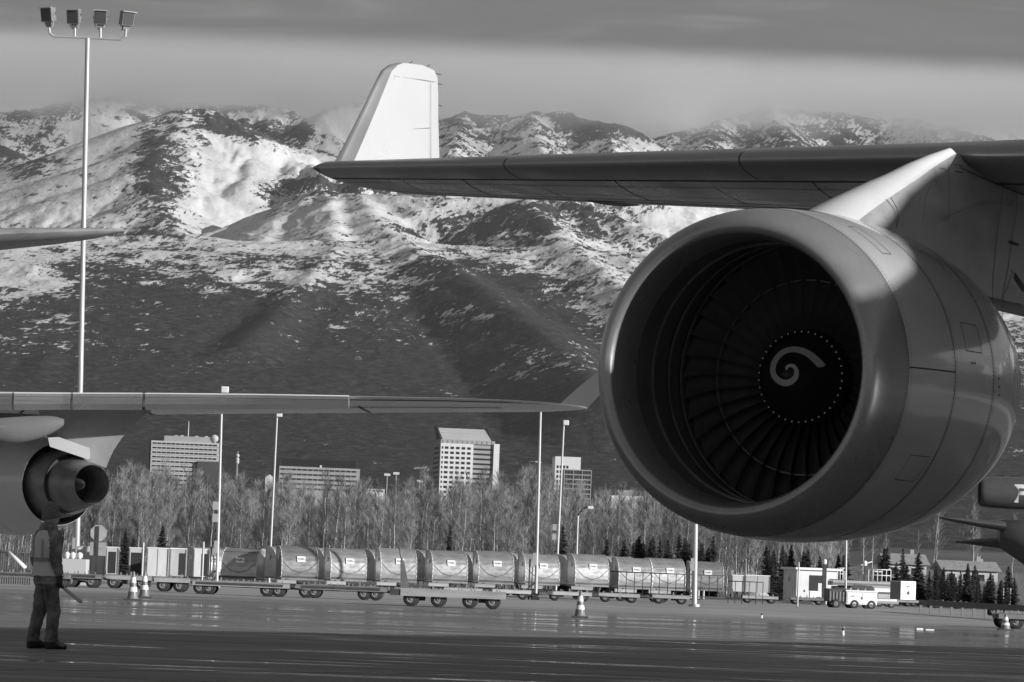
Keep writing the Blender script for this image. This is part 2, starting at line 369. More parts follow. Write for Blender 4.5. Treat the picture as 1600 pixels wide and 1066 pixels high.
BDEG = 28.5
gv = Vector((math.sin(R(BDEG)), math.cos(R(BDEG)), 0)); ov = Vector((-math.cos(R(BDEG)), math.sin(R(BDEG)), 0))
thr = P(1171, 580, 30.4)                       # inlet throat centre
ORG = Vector((thr.x, thr.y, 0)); ZC = thr.z
def loc_(v): d = v-ORG; return Vector((d.dot(gv), d.dot(ov), v.z))
def wld(s, l, z): return ORG+gv*s+ov*l+Vector((0, 0, z))
def PLN(px, py, l):                            # pixel -> point on the aircraft plane y_local = l
    d = ray(px, py); t = (l-(CO-ORG).dot(ov))/d.dot(ov); return loc_(CO+d*t)
plane = empty('cargo_aircraft', ORG, math.pi/2-R(BDEG), 'nearest jet aircraft, its big fan engine and long wing with a white winglet', 'aircraft')

# --- nacelle
TILT = R(1.2)
def eng_rot(v, piv=None):
    x, z = v[0], v[2]-ZC; return Vector((x*math.cos(TILT)-z*math.sin(TILT)*.0, v[1], ZC+z+x*math.sin(TILT)))
def lathe_part(name, prof, mt, par, n=128, **k):
    b = MB().lathe(prof, 'x', n, (0, 0, ZC), **k); b.v = [tuple(eng_rot(v)) for v in b.v]; return b.build(name, mt, par)
engine = empty('fan_engine', (0, 0, 0), parent=plane)
lip = [(.12, 1.392), (-.02, 1.372), (-.14, 1.345), (-.23, 1.312), (-.30, 1.270), (-.335, 1.225), (-.335, 1.19), (-.31, 1.155), (-.25, 1.135), (-.15, 1.118), (0, 1.112), (.10, 1.114)]
def smooth_prof(p, k=4):
    out = []
    for i in range(len(p)-1):
        p0 = p[max(i-1, 0)]; p1 = p[i]; p2 = p[i+1]; p3 = p[min(i+2, len(p)-1)]
        for j in range(k):
            t = j/k; out.append(tuple(.5*((2*b)+(-a+c)*t+(2*a-5*b+4*c-d)*t*t+(-a+3*b-3*c+d)*t**3) for a, b, c, d in zip(p0, p1, p2, p3)))
    return out+[p[-1]]
nac_lip = lathe_part('inlet_lip', smooth_prof(lip, 3), M_LIP, engine)
liner = lathe_part('inlet_liner', smooth_prof([(.10, 1.114), (.4, 1.128), (.8, 1.17), (1.13, 1.2), (1.6, 1.2)], 3), M_LINER, engine)
for xr in (.42, .80, 1.10): lathe_part('liner_joint', [(xr, 1.0965+.0+(xr*.075)), (xr, 1.07+xr*.085), (xr+.02, 1.07+xr*.085), (xr+.02, 1.0965+xr*.075)], M_BLADE, liner)
cowl_p = [(.126, 1.394), (.4, 1.418), (.75, 1.436), (1.05, 1.440)]
lathe_part('inlet_cowl', smooth_prof(cowl_p, 4), M_PAINT, engine)
lathe_part('fan_cowl', smooth_prof([(1.062, 1.441), (1.4, 1.437), (1.75, 1.425), (2.05, 1.405)], 4), M_PAINT, engine)
lathe_part('reverser_cowl', smooth_prof([(2.064, 1.405), (2.4, 1.372), (2.8, 1.31), (3.2, 1.215), (3.45, 1.14), (3.45, 1.10), (3.2, 1.10)], 4), M_PAINT, engine)
lathe_part('cowl_seam', [(.114, 1.375), (.126, 1.375)], M_SEAM, engine); 
for xs, rs in ((1.052, 1.425), (2.053, 1.39)): lathe_part('cowl_seam', [(xs, rs), (xs+.012, rs)], M_SEAM, engine)
lathe_part('core_cowl', smooth_prof([(2.6, .95), (3.3, .92), (4.0, .82), (4.7, .66), (4.7, .6)], 4), M_HOT, engine, 64)
lathe_part('exhaust_plug', smooth_prof([(4.4, .35), (4.9, .28), (5.5, .04)], 4), M_HOT, engine, 32)
lathe_part('fan_duct', [(1.6, 1.2), (3.2, 1.1)], M_LINER, engine, 64)
lathe_part('fan_bulkhead', [(1.62, 1.2), (1.62, .3), (1.62, .001)], M_SPIN, engine, 64)
# rivet rows round the lip
mb = MB()
for xr, rr in ((.085, 1.389), (.165, 1.398), (1.02, 1.4395), (1.095, 1.4408), (2.02, 1.407), (2.10, 1.4025)):
    for i in range(260):
        t = 2*math.pi*i/260; c, q = math.cos(t), math.sin(t); p = Vector((xr, rr*c, ZC+rr*q)); nrm = Vector((0, c, q)); a = Vector((1, 0, 0))*.005; b_ = Vector((0, -q, c))*.005
        p = eng_rot(p)+nrm*.0015; mb.add([p-a-b_, p+a-b_, p+a+b_, p-a+b_], [(0, 1, 2, 3)])
ro = mb.build('rivet_row', M_SEAM, engine); ro['kind'] = 'stuff'
# fan blades
def blade_mesh():
    rows = []
    for j in range(9):
        t = j/8; r = .40+t*.785; tw = R(28+34*t); ch = .20+.13*t
        row = []
        for i in range(5):
            u = (i/4-.5)*ch; cam_ = .03*(1-(2*i/4-1)**2)
            x = u*math.cos(tw)+cam_*math.sin(tw); w = u*math.sin(tw)-cam_*math.cos(tw)
            lean = .05*math.sin(t*2.4)
            th = (w+lean)/r; row.append((1.22+x, -r*math.sin(th), ZC+r*math.cos(th)))
        rows.append(row)
    b = MB().grid(rows)
    back = [[(p[0]+.012, p[1], p[2]) for p in r] for r in rows]; b.grid(back)
    t = MB()
    # the mid-span shroud stub
    for s in (-1, 1):
        b.box(1.17, 1.26, s*.0 if s > 0 else -.075, .075 if s > 0 else 0, ZC+.845, ZC+.857)
    return b.mesh('fan_blade', M_BLADE)
bm_ = blade_mesh(); NB = 38
fan = empty('fan', (0, 0, 0), parent=engine)
for i in range(NB):
    a = 2*math.pi*i/NB
    o = link('fan_blade' if i == 0 else 'fan_blade.%03d' % i, bm_, fan)
    T = Matrix.Translation((0, 0, ZC+1.2*math.sin(TILT))) @ Matrix.Rotation(a, 4, 'X') @ Matrix.Translation((0, 0, -ZC))
    o.matrix_local = T
hub = lathe_part('fan_hub', [(1.06, .375), (1.10, .41), (1.36, .43)], M_SPIN, fan, 64)
mb = MB()
for i in range(NB):
    a = 2*math.pi*(i+.5)/NB; p = eng_rot((1.075, .395*math.cos(a), ZC+.395*math.sin(a)))
    mb.tube(p-Vector((.02, 0, 0)), p+Vector((.01, 0, 0)), .0085, n=6)
bo = mb.build('hub_bolts', M_BOLT, fan)
SR, SLN = .375, .40
def cone_d(r): return SLN*(1-min(r/SR, 1)**1.35)        # how far the spinner stands forward at radius r
spin = lathe_part('spinner', [(1.07-cone_d(r), r) for r in [.0005, .02, .05, .09, .14, .19, .24, .29, .33, .36, .375]]+[(1.09, .378)], M_SPIN, fan, 64)
# painted spiral, traced on the cone
SPI = [(585, 537, 10), (580, 515, 22), (600, 500, 26), (630, 500, 30), (655, 525, 34), (662, 560, 38), (650, 600, 44), (615, 632, 50), (570, 643, 52), (520, 625, 48), (480, 582, 44), (466, 530, 44), (478, 470, 46), (515, 410, 48), (570, 370, 48), (640, 358, 50), (710, 372, 54), (770, 405, 58), (820, 448, 62), (862, 492, 66), (878, 512, 68)]
base = wld(1.07, 0, 0); base.z = ZC+1.07*math.sin(TILT)
bx, by = proj(base.x, base.y, base.z)
th_ = R(24.6)
def spiral_pt(zx, zy):
    px, py = 1120+zx/5.33, 480+zy/5.33; s = FPX/base.y
    X, Y = (px-bx)/s, -(py-by)/s-.0; r = .1
    X, Y = X*math.cos(ROLL)-Y*math.sin(ROLL)*-1*-1, Y*math.cos(ROLL)+X*math.sin(ROLL)
    for _ in range(60):
        c = (X+cone_d(r)*math.sin(th_))/math.cos(th_); r = .5*r+.5*min(math.hypot(c, Y), SR)
    return c, Y, r
pts = []
ctr = [(a, b, w) for a, b, w in SPI]; ctr = smooth_prof(ctr, 4)
rows = []
for i, (a, b, w) in enumerate(ctr):
    q = ctr[min(i+1, len(ctr)-1)]; p = ctr[max(i-1, 0)]; d = Vector((q[0]-p[0], q[1]-p[1])).normalized(); nn = Vector((-d.y, d.x))*w*.5
    if i >= len(ctr)-2: nn = Vector((-38 if 0 else nn.x, nn.y))
    row = []
    for f in (-1, -.5, 0, .5, 1):
        zx, zy = a+nn.x*f, b+nn.y*f
        zy = min(zy, 512) if a > 800 else zy
        c, y, r = spiral_pt(zx, zy); row.append(tuple(eng_rot((1.07-cone_d(math.hypot(c, y))-.004, -c, ZC+y))))
    rows.append(row)
MB().grid(rows).build('spiral_mark', M_MARK, fan)

# cowl details: latch panel outlines, small print, strake
def on_cowl(xs, phi, lift=.003, prof=cowl_p+[(1.4, 1.437), (1.75, 1.425), (2.05, 1.405), (2.4, 1.372), (2.8, 1.31), (3.2, 1.215)]):
    r = np.interp(xs, [p[0] for p in prof], [p[1] for p in prof])+lift
    return eng_rot((xs, -r*math.sin(phi), ZC+r*math.cos(phi)))
def line_on_cowl(pts, w, name, mt=M_SEAM):
    rows = []
    for i, (xs, ph) in enumerate(pts):
        q = pts[min(i+1, len(pts)-1)]; p = pts[max(i-1, 0)]; dx, dp = q[0]-p[0], (q[1]-p[1])*1.42; L_ = math.hypot(dx, dp); nx, np_ = -dp/L_*w/2, dx/L_*w/2/1.42
        rows.append([tuple(on_cowl(xs+nx, ph+np_)), tuple(on_cowl(xs-nx, ph-np_))])
    return MB().grid(rows).build(name, mt, engine)
def seg(p, q, n=8): return [(p[0]+(q[0]-p[0])*i/n, p[1]+(q[1]-p[1])*i/n) for i in range(n+1)]
line_on_cowl(seg((.13, R(88)), (1.05, R(88))), .012, 'cowl_seam')
for (x0, x1, a0, a1) in ((.55, .95, 118, 128), (1.35, 1.75, 70, 80), (.45, .62, 28, 44)):
    line_on_cowl(seg((x0, R(a0)), (x1, R(a0)))+seg((x1, R(a0)), (x1, R(a1)))+seg((x1, R(a1)), (x0, R(a1)))+seg((x0, R(a1)), (x0, R(a0))), .007, 'access_panel_outline')
for xx, ph in ((1.45, 84), (1.52, 84), (2.2, 88), (2.22, 91), (2.24, 94)):
    line_on_cowl(seg((xx, R(ph)), (xx+.035, R(ph)), 2), .02, 'latch')
# --- wing
LEp = loc_(P(1497, 243, 34.4)); LEt = loc_(P(498, 262, 48.6))
def wing_at(l):                          # l = local y (outboard +)
    t = (l-LEp.y)/(LEt.y-LEp.y); le = LEp+(LEt-LEp)*t
    tip = 1.0-t
    ch = 3.25+tip*3.1 if t >= 0 else 6.65+(-t)*4.2
    th = .175-.02*max(0, tip)
    return le, ch, th, t
def foil(u):                             # upper, lower surface ordinates (fraction of thickness), u 0..1
    yt = 5*(.2969*math.sqrt(u)-.126*u-.3516*u*u+.2843*u**3-.1015*u**4); return yt
def foil_pts(u0, u1, n, side):
    return [u0+(u1-u0)*(1-math.cos(math.pi*i/n))/2 for i in range(n+1)]
LO_UP, LO_DN = 1.1, .9
def sec_pt(l, u, side, grow=0, drop=0):
    le, ch, th, t = wing_at(l); z = foil(u)*th*ch*(LO_UP if side > 0 else -LO_DN)*.5*2*.5
    camb = .012*ch*math.sin(math.pi*u)*0
    return Vector((le.x+u*ch, l, le.z+z*(1+grow)+camb-drop-u*ch*math.tan(R(.3))))
def stations(l0, l1, n): return [l0+(l1-l0)*i/n for i in range(n+1)]
YT = LEt.y
wing = empty('wing', (0, 0, 0), parent=plane)
def loft(name, l0, l1, u0, u1, mt, n=10, nu=10, grow=0, close_le=False, sides=(1, -1), par=None):
    rows = []
    for l in stations(l0, l1, n):
        us = [u0+(u1-u0)*((i/nu)**(1.7 if u0 == 0 else 1)) for i in range(nu+1)]
        up = [sec_pt(l, u, 1, grow) for u in us]; dn = [sec_pt(l, u, -1, grow) for u in us]
        r = list(reversed(up))+(dn[1:] if u0 == 0 else dn); rows.append([tuple(p) for p in r])
    b = MB().grid(rows, True, True)
    b.add(rows[0], [tuple(range(len(rows[0])))]); b.add(rows[-1], [tuple(reversed(range(len(rows[-1]))))])
    return b.build(name, mt, par or wing)
INB = -20.0
loft('wing_box', INB, YT, .105, .70, M_WINGU, 16, 10)
sl = stations(INB, YT-.0, 7)
for i in range(7):
    loft('slat', sl[i]+.012, sl[i+1]-(.012 if i < 6 else 0), 0, .10, M_SLAT, 6, 10, .03)
fl = [INB, -12, -5.5, 1.2, 6.2, YT-1.6, YT]
for i in range(6):
    loft('flap' if i < 3 else ('aileron' if i < 5 else 'wing_tip_trailing_edge'), fl[i]+.015, fl[i+1]-.015, .708, 1.0, M_WINGU, 6, 6)
# rounded tip cap
rows = []
for k in range(9):
    a = math.pi/2*k/8; f = math.cos(a); row = []
    us = [((i/14)**1.7) for i in range(15)]
    c0 = [sec_pt(YT, u, 1) for u in us]; c1 = [sec_pt(YT, u, -1) for u in us]
    mid = [(a_+b_)*.5 for a_, b_ in zip(c0, c1)]
    r = [m+(p-m)*max(f, .01)+Vector((.03*math.sin(a), .13*math.sin(a), 0))*(1) for p, m in zip(list(reversed(c0))+c1[1:], list(reversed(mid))+mid[1:])]
    rows.append([tuple(p) for p in r])
MB().grid(rows, True, True).build('wing_tip_cap', M_SLAT, wing)
# panel lines, hinge fittings and access plates under the wing
def under(l, u, off=.004): p = sec_pt(l, u, -1); return p-Vector((0, 0, off))
def strip(pts, w, name, mt=M_SEAM):
    rows = []
    for l, u in pts:
        p = under(l, u); rows.append([tuple(p+Vector((w/2, w/2*.0, 0))), tuple(p-Vector((w/2, 0, 0)))])
    return MB().grid(rows).build(name, mt, wing)
for k, l in enumerate([-8, -5.4, -2.2, .6, 2.6, 4.4, 6.2, 7.9, 9.5, 11]):
    if l < YT-.6: strip([(l+1.1*q/6, .11+.57*q/6) for q in range(7)], .06, 'panel_joint', M_ALU0 if k % 2 else M_SEAM)
strip([(INB+(YT-INB)*q/30, .112) for q in range(31)], .075, 'slat_gap')
strip([(INB+(YT-INB)*q/30, .20) for q in range(31)], .03, 'panel_joint', M_SLAT)
strip([(INB+(YT-INB)*q/30, .40) for q in range(31)], .022, 'panel_joint')
strip([(INB+(YT-INB)*q/30, .56) for q in range(31)], .05, 'panel_joint')
strip([(INB+(YT-INB)*q/30, .70) for q in range(31)], .10, 'flap_gap')
strip([(INB+(YT-INB)*q/30, .66) for q in range(31)], .05, 'panel_joint', M_ALU0)
for l in (1.6, 5.0, 8.6):                 # flap track fairings
    le, ch, th, t = wing_at(l); rows = []
    for k in range(13):
        s = k/12; x = .66*ch+s*.36*ch; rr = .035*math.sin(math.pi*min(1, s*.93+.05))**.7
        z = under(l, min(.60+s*.40, 1.0), 0).z+.02
        rows.append([(le.x+x, l+rr*math.cos(2*math.pi*i/12), z-.02+rr*.9*math.sin(2*math.pi*i/12)) for i in range(12)])
    MB().grid(rows, True, True).build('flap_track_fairing', M_WINGU, wing)

# --- winglet: outline traced on the vertical chord plane, canted outward
wl_lift = lambda p, k: Vector((p.x, p.y+(p.z-LEt.z)*.10*0, p.z))
LED = [(523, 256), (545, 214), (568, 168), (588, 126), (597, 110), (609, 101), (624, 98)]
TEd = [(686, 254), (685, 220), (684, 185), (684, 150), (683, 122), (678, 110), (660, 102)]
WLU = [(u, -1) for u in (1, .8, .6, .45, .3, .2, .12, .07, .03, .01)]+[(0, 1)]+[(u, 1) for u in (.01, .03, .07, .12, .2, .3, .45, .6, .8, 1)]
rows = []
for (a, b) in zip(LED, TEd):
    pa, pb = PLN(a[0], a[1], YT-.10), PLN(b[0], b[1], YT-.10); row = []
    for u2, s in WLU:
        p = pa+(pb-pa)*u2; thk = foil(u2)*.13*(pb-pa).length*.5+.006; row.append((p.x, p.y+s*thk, p.z))
    rows.append(row)
WNA = len([1 for u, s in WLU if s < 0 and u >= .115])
b = MB().grid([r[:WNA] for r in rows]).grid([r[-WNA:] for r in rows]); b.add([r for r in rows[-1]], [tuple(range(len(rows[-1])))])
b.add([p for r in rows for p in (r[0], r[-1])], [(2*i, 2*i+1, 2*i+3, 2*i+2) for i in range(len(rows)-1)])
winglet = b.build('winglet', M_WHITE, plane)
for pq in (((612, 118), (583, 250)), ((610, 119), (676, 128)), ((668, 130), (668, 250)), ((586, 205), (668, 200))):
    a_, c_ = [PLN(x, y, YT-.1) for x, y in pq]
    for p_ in (a_, c_):
        u_ = .3; p_.y -= .055 if p_ is a_ else .055
    MB().tube(a_, c_, .004, .004, 4).build('skin_joint', M_PYLON, winglet)
MB().grid([r[WNA-1:-WNA+1] for r in rows]).build('shaded_leading_edge', M_SLAT, winglet)  # darker metal puts the shade of this edge into the colour
for (a, c) in (((681, 115), (690, 117)), ((683, 131), (691, 132)), ((683, 164), (691, 166)), ((666, 106), (672, 101)), ((640, 99), (645, 96))):
    MB().tube(PLN(a[0], a[1], YT-.1), PLN(c[0], c[1], YT-.1), .007, .004, 6).build('static_wick', M_SEAM, winglet)

# --- pylon
PY_LE = [(1338, 347), (1360, 330), (1385, 312), (1410, 295), (1432, 281), (1455, 264), (1475, 251), (1494, 240)]
def pylon():
    rows = []
    n = len(PY_LE)
    for i, (px, py) in enumerate(PY_LE):
        t = i/(n-1); w = .24*(1-t)**.8+.045; e = PLN(px, py, -w)
        row = []
        for j in range(9):                                  # the rounded front from the inboard crease across to the outboard side
            a = j/8; yy = -w+2*w*a; rise = .10*(1-(2*a-1)**2)*(1-.4*t)
            row.append((e.x-rise*.8-.10*a*(1-t), yy, e.z+rise*.55+.03*a))
        rows.append(row)
    fr = MB().grid(rows).build('pylon_leading_edge', M_WHITE if 0 else M_PYLON_LIT, pyl)
    for s in (0, 8):
        edge = [Vector(r[s]) for r in rows]; y = edge[0].y
        e0 = edge[0]; quad = []
        for p in edge:
            aft = [Vector((p.x+(9.0-p.x)*k/10, p.y+(math.copysign(.27, p.y)-p.y)*min(1, (k/10)*1.8), p.z+(LEp.z+.15-p.z)*(0 if k == 0 else 0))) for k in range(11)]
            quad.append([tuple(q) for q in aft])
        low = [(q[0], q[1], min(q[2], ZC+1.05)) for q in quad[0]]
        MB().grid([low]+quad).build('pylon_side', M_PYLON, pyl)
M_PYLON_LIT = mat('sunlit_pylon_fairing', .80, .35, 0, .04, 2)  # far paler than the sides; the crest's sunlight is put into the colour
pyl = empty('pylon', (0, 0, 0), parent=plane)
pylon()
def side_line(pts, w=.012, name='panel_joint', mt=M_SEAM, y=-.275):
    rows = []
    q = [PLN(a, b, y) for a, b in pts]
    for i, p in enumerate(q):
        d = (q[min(i+1, len(q)-1)]-q[max(i-1, 0)]).normalized(); nrm = Vector((-d.z, 0, d.x))*w*.5
        rows.append([tuple(p+nrm), tuple(p-nrm)])
    return MB().grid(rows).build(name, mt, pyl)
side_line([(1392, 309), (1401, 325), (1404, 342), (1400, 361)]); side_line([(1340, 347), (1400, 361)]);
side_line([(1482, 255), (1483, 300), (1482, 345)], .008)
side_line([(1490, 256), (1505, 260), (1505, 270), (1492, 268)], .012)
side_line([(1454, 290), (1446, 310), (1442, 345)], .007); side_line([(1500, 262), (1540, 280), (1600, 305)], .014)
side_line([(1570, 270), (1560, 350), (1552, 430), (1548, 520)], .010); side_line([(1590, 250), (1588, 330), (1575, 420), (1565, 470)], .010)
side_line([(1577, 378), (1592, 383)], .03); side_line([(1583, 422), (1567, 470), (1566, 505)], .008); side_line([(1585, 430), (1600, 452)], .07)
side_line([(1545, 300), (1600, 292)], .006, mt=M_SLAT); side_line([(1470, 345), (1500, 330), (1545, 318), (1600, 322)], .007, mt=M_SLAT)

# --- fuselage and gear, beyond the right edge of the picture (unseen; fuselage placed and shaped to cast the shadow edge on engine and pylon)
FY, FZ, FR = -17.5, 5.55, 3.25
def fuselage():
    prof = []
    b = MB(); rows = []
    for x, r, zc in SHADOW_FUS:
        rows.append([(x, FY+r*math.cos(2*math.pi*i/40)*.98, zc+r*1.0*math.sin(2*math.pi*i/40)*(1.15 if math.sin(2*math.pi*i/40) > 0 else .98)) for i in range(40)])
    b.grid(rows, True, True); b.add(rows[0], [tuple(range(40))]); b.add(rows[-1], [tuple(range(40))])
    b.build('fuselage', mat('fuselage_paint', .55, .25, 0, .05, 1, coat=.4), plane)
SHADOW_FUS = []
for x_, top_, bot_ in ((-9.2, 5.0, 4.4), (-8.8, 5.9, 3.8), (-6.6, 7.1, 2.9), (-4, 7.75, 2.4), (-2, 8.12, 2.3), (-.5, 8.32, 2.3), (.45, 8.52, 2.3), (1.15, 8.76, 2.3), (1.8, 9.03, 2.3), (2.5, 9.29, 2.3), (3.2, 9.56, 2.3), (4, 9.8, 2.3), (5.5, 9.98, 2.3), (20, 9.9, 2.3), (30, 9.4, 3.2), (38, 8.9, 5.1), (45, 8.2, 7.2)):
    top_ -= .26 if x_ > 1.9 else (.38 if x_ > .9 else (.62 if x_ > .1 else (.74 if x_ > -2.5 else .3)))  # crown cut down so its shadow leaves nacelle top and pylon crest lit
    r_ = (top_-bot_)/2.13; SHADOW_FUS.append((x_, r_, bot_+.98*r_))
fuselage()
def gear(x, y, top):
    g = empty('landing_gear', (0, 0, 0), parent=plane)
    MB().tube((x, y, .6), (x, y, top), .16, .2, 14).build('strut', M_STEEL, g)
    for dx in (-.7, .7):
        for dy in (-.45, .45):
            MB().lathe([(dy-.18, .35), (dy-.2, .55), (dy-.13, .62), (dy+.13, .62), (dy+.2, .55), (dy+.18, .35)], 'y', 24, (x+dx, y, .62)).build('wheel', M_RUB, g)
    MB().tube((x-.7, y, .62), (x+.7, y, .62), .12).build('bogie', M_STEEL, g)
gear(-3, FY, 3); gear(13, FY+3.5, 5); gear(13, FY-3.5, 5)
# ------------------------------------------------------------------ ground
def hill_z(x, y):
    px = W0/2+FPX*x/y
    a = min(1, max(0, (px-1050)/350)); b = min(1, max(0, (y-330)/420)); a = a*a*(3-2*a); b = b*b*(3-2*b)
    c = min(1, max(0, (y-660)/600)); return 3.0*b+2.4*a*b+12*a*c
def ground():
    m, nt, b = NT('dry_ground'); n1 = noise(nt, .02, 8, .6); nt.links.new(ramp(nt, n1, [(.3, .07), (.5, .12), (.7, .20)]), b.inputs['Base Color']); b.inputs['Roughness'].default_value = .95
    xs = np.linspace(-1, 1, 90); ys = np.concatenate([[-400, 0, 100, 200, 250, 290], np.linspace(320, 800, 34), [900, 1100, 1500, 2200, 3000, 4300]])
    V = []; 
    for y in ys:
        for x in xs:
            hw = 900+abs(y)*1.5; X = math.copysign(abs(x)**1.6, x)*hw; z = hill_z(X, max(y, 1)) if y > 320 else 0
            V.append((X, y, z-.03+(0 if y < 1100 else .0)))
    nx = len(xs); F = [(j*nx+i, j*nx+i+1, (j+1)*nx+i+1, (j+1)*nx+i) for j in range(len(ys)-1) for i in range(nx-1)]
    o = link('ground', np_mesh('ground', V, F, m, True)); tag(o, 'ground running from the airfield to the foot of the mountains', kind='structure')
    # concrete apron, damp, with standing water near the cones
    m, nt, b = NT('wet_apron'); L = nt.links
    st = noise(nt, 1.0, 6, .62, (.035, .16, 1)); st2 = noise(nt, 1.0, 5, .6, (.25, 1.1, 1)); fine = noise(nt, 14, 4, .7)
    tc = nt.nodes.new('ShaderNodeTexCoord'); sp = nt.nodes.new('ShaderNodeSeparateXYZ'); L.new(tc.outputs['Object'], sp.inputs[0])
    zone = ramp(nt, math_(nt, 'DIVIDE', sp.outputs[1], 250.0), [(.10, .0), (.27, .0), (.34, .16), (.42, .13), (.455, -.0), (.60, -.3)] if 0 else [(.08, .34), (.25, .34), (.31, .47), (.42, .52), (.47, .38), (.55, .15), (1, .0)])
    wet = math_(nt, 'MULTIPLY_ADD', st, .9, math_(nt, 'MULTIPLY_ADD', st2, 1.3, math_(nt, 'MULTIPLY_ADD', zone, .8, -1.44)))
    wm = ramp(nt, wet, [(.04, 0), (.13, 1)])                      # 1 = standing water
    damp = ramp(nt, wet, [(-.0, 0), (.16, 1)])
    dry = ramp(nt, math_(nt, 'ADD', math_(nt, 'MULTIPLY', st2, .65), math_(nt, 'MULTIPLY', st, .35)), [(.38, .27), (.50, .46), (.62, .70)])
    far = ramp(nt, math_(nt, 'DIVIDE', sp.outputs[1], 250.0), [(.44, .58), (.56, 1.0), (1, 1)])
    col = math_(nt, 'MULTIPLY', dry, far)
    col = math_(nt, 'MULTIPLY', col, math_(nt, 'MULTIPLY_ADD', damp, -.42, 1.0)); col = math_(nt, 'MULTIPLY', col, ramp(nt, fine, [(.25, .8), (.75, 1.0)]))
    L.new(col, b.inputs['Base Color'])
    rg = math_(nt, 'MULTIPLY_ADD', wm, -.58, .66); L.new(rg, b.inputs['Roughness'])
    b.inputs['IOR'].default_value = 1.33
    bp = nt.nodes.new('ShaderNodeBump'); bp.inputs['Distance'].default_value = .01; L.new(fine, bp.inputs['Height'])
    L.new(math_(nt, 'MULTIPLY_ADD', wm, -.30, .32), bp.inputs['Strength']); L.new(bp.outputs[0], b.inputs['Normal'])
    o = MB().add([(-260, -60, 0), (300, -60, 0), (300, 262, 0), (-260, 262, 0)], [(0, 1, 2, 3)]).build('apron', m); tag(o, 'wet concrete apron with puddles', kind='structure')
    o = MB()
    a = G(1150, 968); c = G(1330, 972)
    for pts in ([(1210, 968, 1240, 970)], [(1350, 962, 1600, 975)], [(-50, 1046, 700, 1052)], [(600, 1052, 1650, 1075)], [(230, 1062, 1600, 1100)]):
        for x0, y0, x1, y1 in pts:
            p, q = G(x0, y0), G(x1, y1); w = .08; o.add([(p.x, p.y-w, .004), (q.x, q.y-w, .004), (q.x, q.y+w, .004), (p.x, p.y+w, .004)], [(0, 1, 2, 3)])
    tag(o.build('painted_lines', mat('worn_line_paint', .34, .6, 0, .4, 2)), 'faint worn taxi lines on the apron', kind='structure')
ground()

# ------------------------------------------------------------------ trees
M_BARK = mat('birch_bark', .52, .8, 0, .45, 1.5, (1, 1, 3)); M_TWIG = mat('bare_twigs', .27, .85, 0, .35, .6); M_TWIG2 = mat('dark_twigs', .16, .85, 0, .35, .6)
M_NEED = mat('spruce_needles', .035, .8, 0, .4, 3); M_TRUNK = mat('dark_bark', .08, .85, 0, .3, 3)
def strip3(V, F, p, q, w, ax):
    b = len(V); s = ax*w*.5; V += [p-s, p+s, q]; F.append((b, b+1, b+2))
def birch(seed, H):
    rnd = random.Random(seed); V, F = [], []; TV = MB()
    nst = rnd.choice((1, 1, 2)); stems = []
    for k in range(nst):
        pts = [Vector((k*.25, 0, 0))]; lean = Vector((rnd.uniform(-.07, .07), rnd.uniform(-.07, .07), 1))
        for j in range(7): pts.append(pts[-1]+lean*(H/7)*(1 if k == 0 else .85)+Vector((rnd.uniform(-.16, .16), rnd.uniform(-.16, .16), 0)))
        r0 = H*.0078*(1 if k == 0 else .8)
        for j in range(7): TV.tube(pts[j], pts[j+1], r0*(1-j/7.6), r0*(1-(j+1)/7.6), 5, False)
        stems.append(pts)
    for pts in stems:
        for _ in range(34):
            t = rnd.uniform(.22, .97); j = min(6, int(t*7)); p = pts[j].lerp(pts[j+1], t*7-j)
            a = rnd.uniform(0, 6.28); L_ = (1.15-t)*H*.30*rnd.uniform(.6, 1.2)
            d = Vector((math.cos(a), math.sin(a), rnd.uniform(.9, 2.2))).normalized(); q = p+d*L_
            ax = Vector((-math.sin(a), math.cos(a), 0)).lerp(Vector((1, 0, 0)), .5).normalized(); strip3(V, F, p, q, .07, ax); strip3(V, F, p, q, .06, Vector((1, 0, 0)))
            for _ in range(14):
                u = rnd.uniform(.2, 1); s = p.lerp(q, u); b = rnd.uniform(0, 6.28)
                e = (d*.8+Vector((math.cos(b)*.75, math.sin(b)*.75, rnd.uniform(.1, .9)))).normalized()*rnd.uniform(.4, 1.25)
                w = rnd.uniform(.020, .038); strip3(V, F, s, s+e, w, Vector((math.cos(b+1.5), math.sin(b+1.5), 0)).lerp(Vector((1, 0, 0)), .6).normalized())
                f = s+e*.5; strip3(V, F, f, f+Vector((rnd.uniform(-.3, .3), rnd.uniform(-.3, .3), rnd.uniform(.2, .6))), w, Vector((1, 0, 0)))
    return TV, V, F
def spruce(seed, H):
    rnd = random.Random(seed); V, F = [], []; TV = MB().tube((0, 0, 0), (0, 0, H*.95), H*.014, .01, 6, False)
    n = int(H*9)
    for i in range(n):
        t = i/n; z = H*(.06+.92*t); L_ = H*.18*(1-t)**.75*rnd.uniform(.35, 1.25)+.08
        for k in range(7):
            a = rnd.uniform(0, 6.28); d = Vector((math.cos(a), math.sin(a), 0)); p = Vector((0, 0, z)); q = p+d*L_+Vector((0, 0, -L_*rnd.uniform(.15, .5)))
            s = Vector((-d.y, d.x, 0)); b = len(V); w = L_*.22+.05
            V += [p, p.lerp(q, .6)-s*w+Vector((0, 0, -.1)), q, p.lerp(q, .6)+s*w+Vector((0, 0, -.1))]; F += [(b, b+1, b+2), (b, b+2, b+3)]
    return TV, V, F
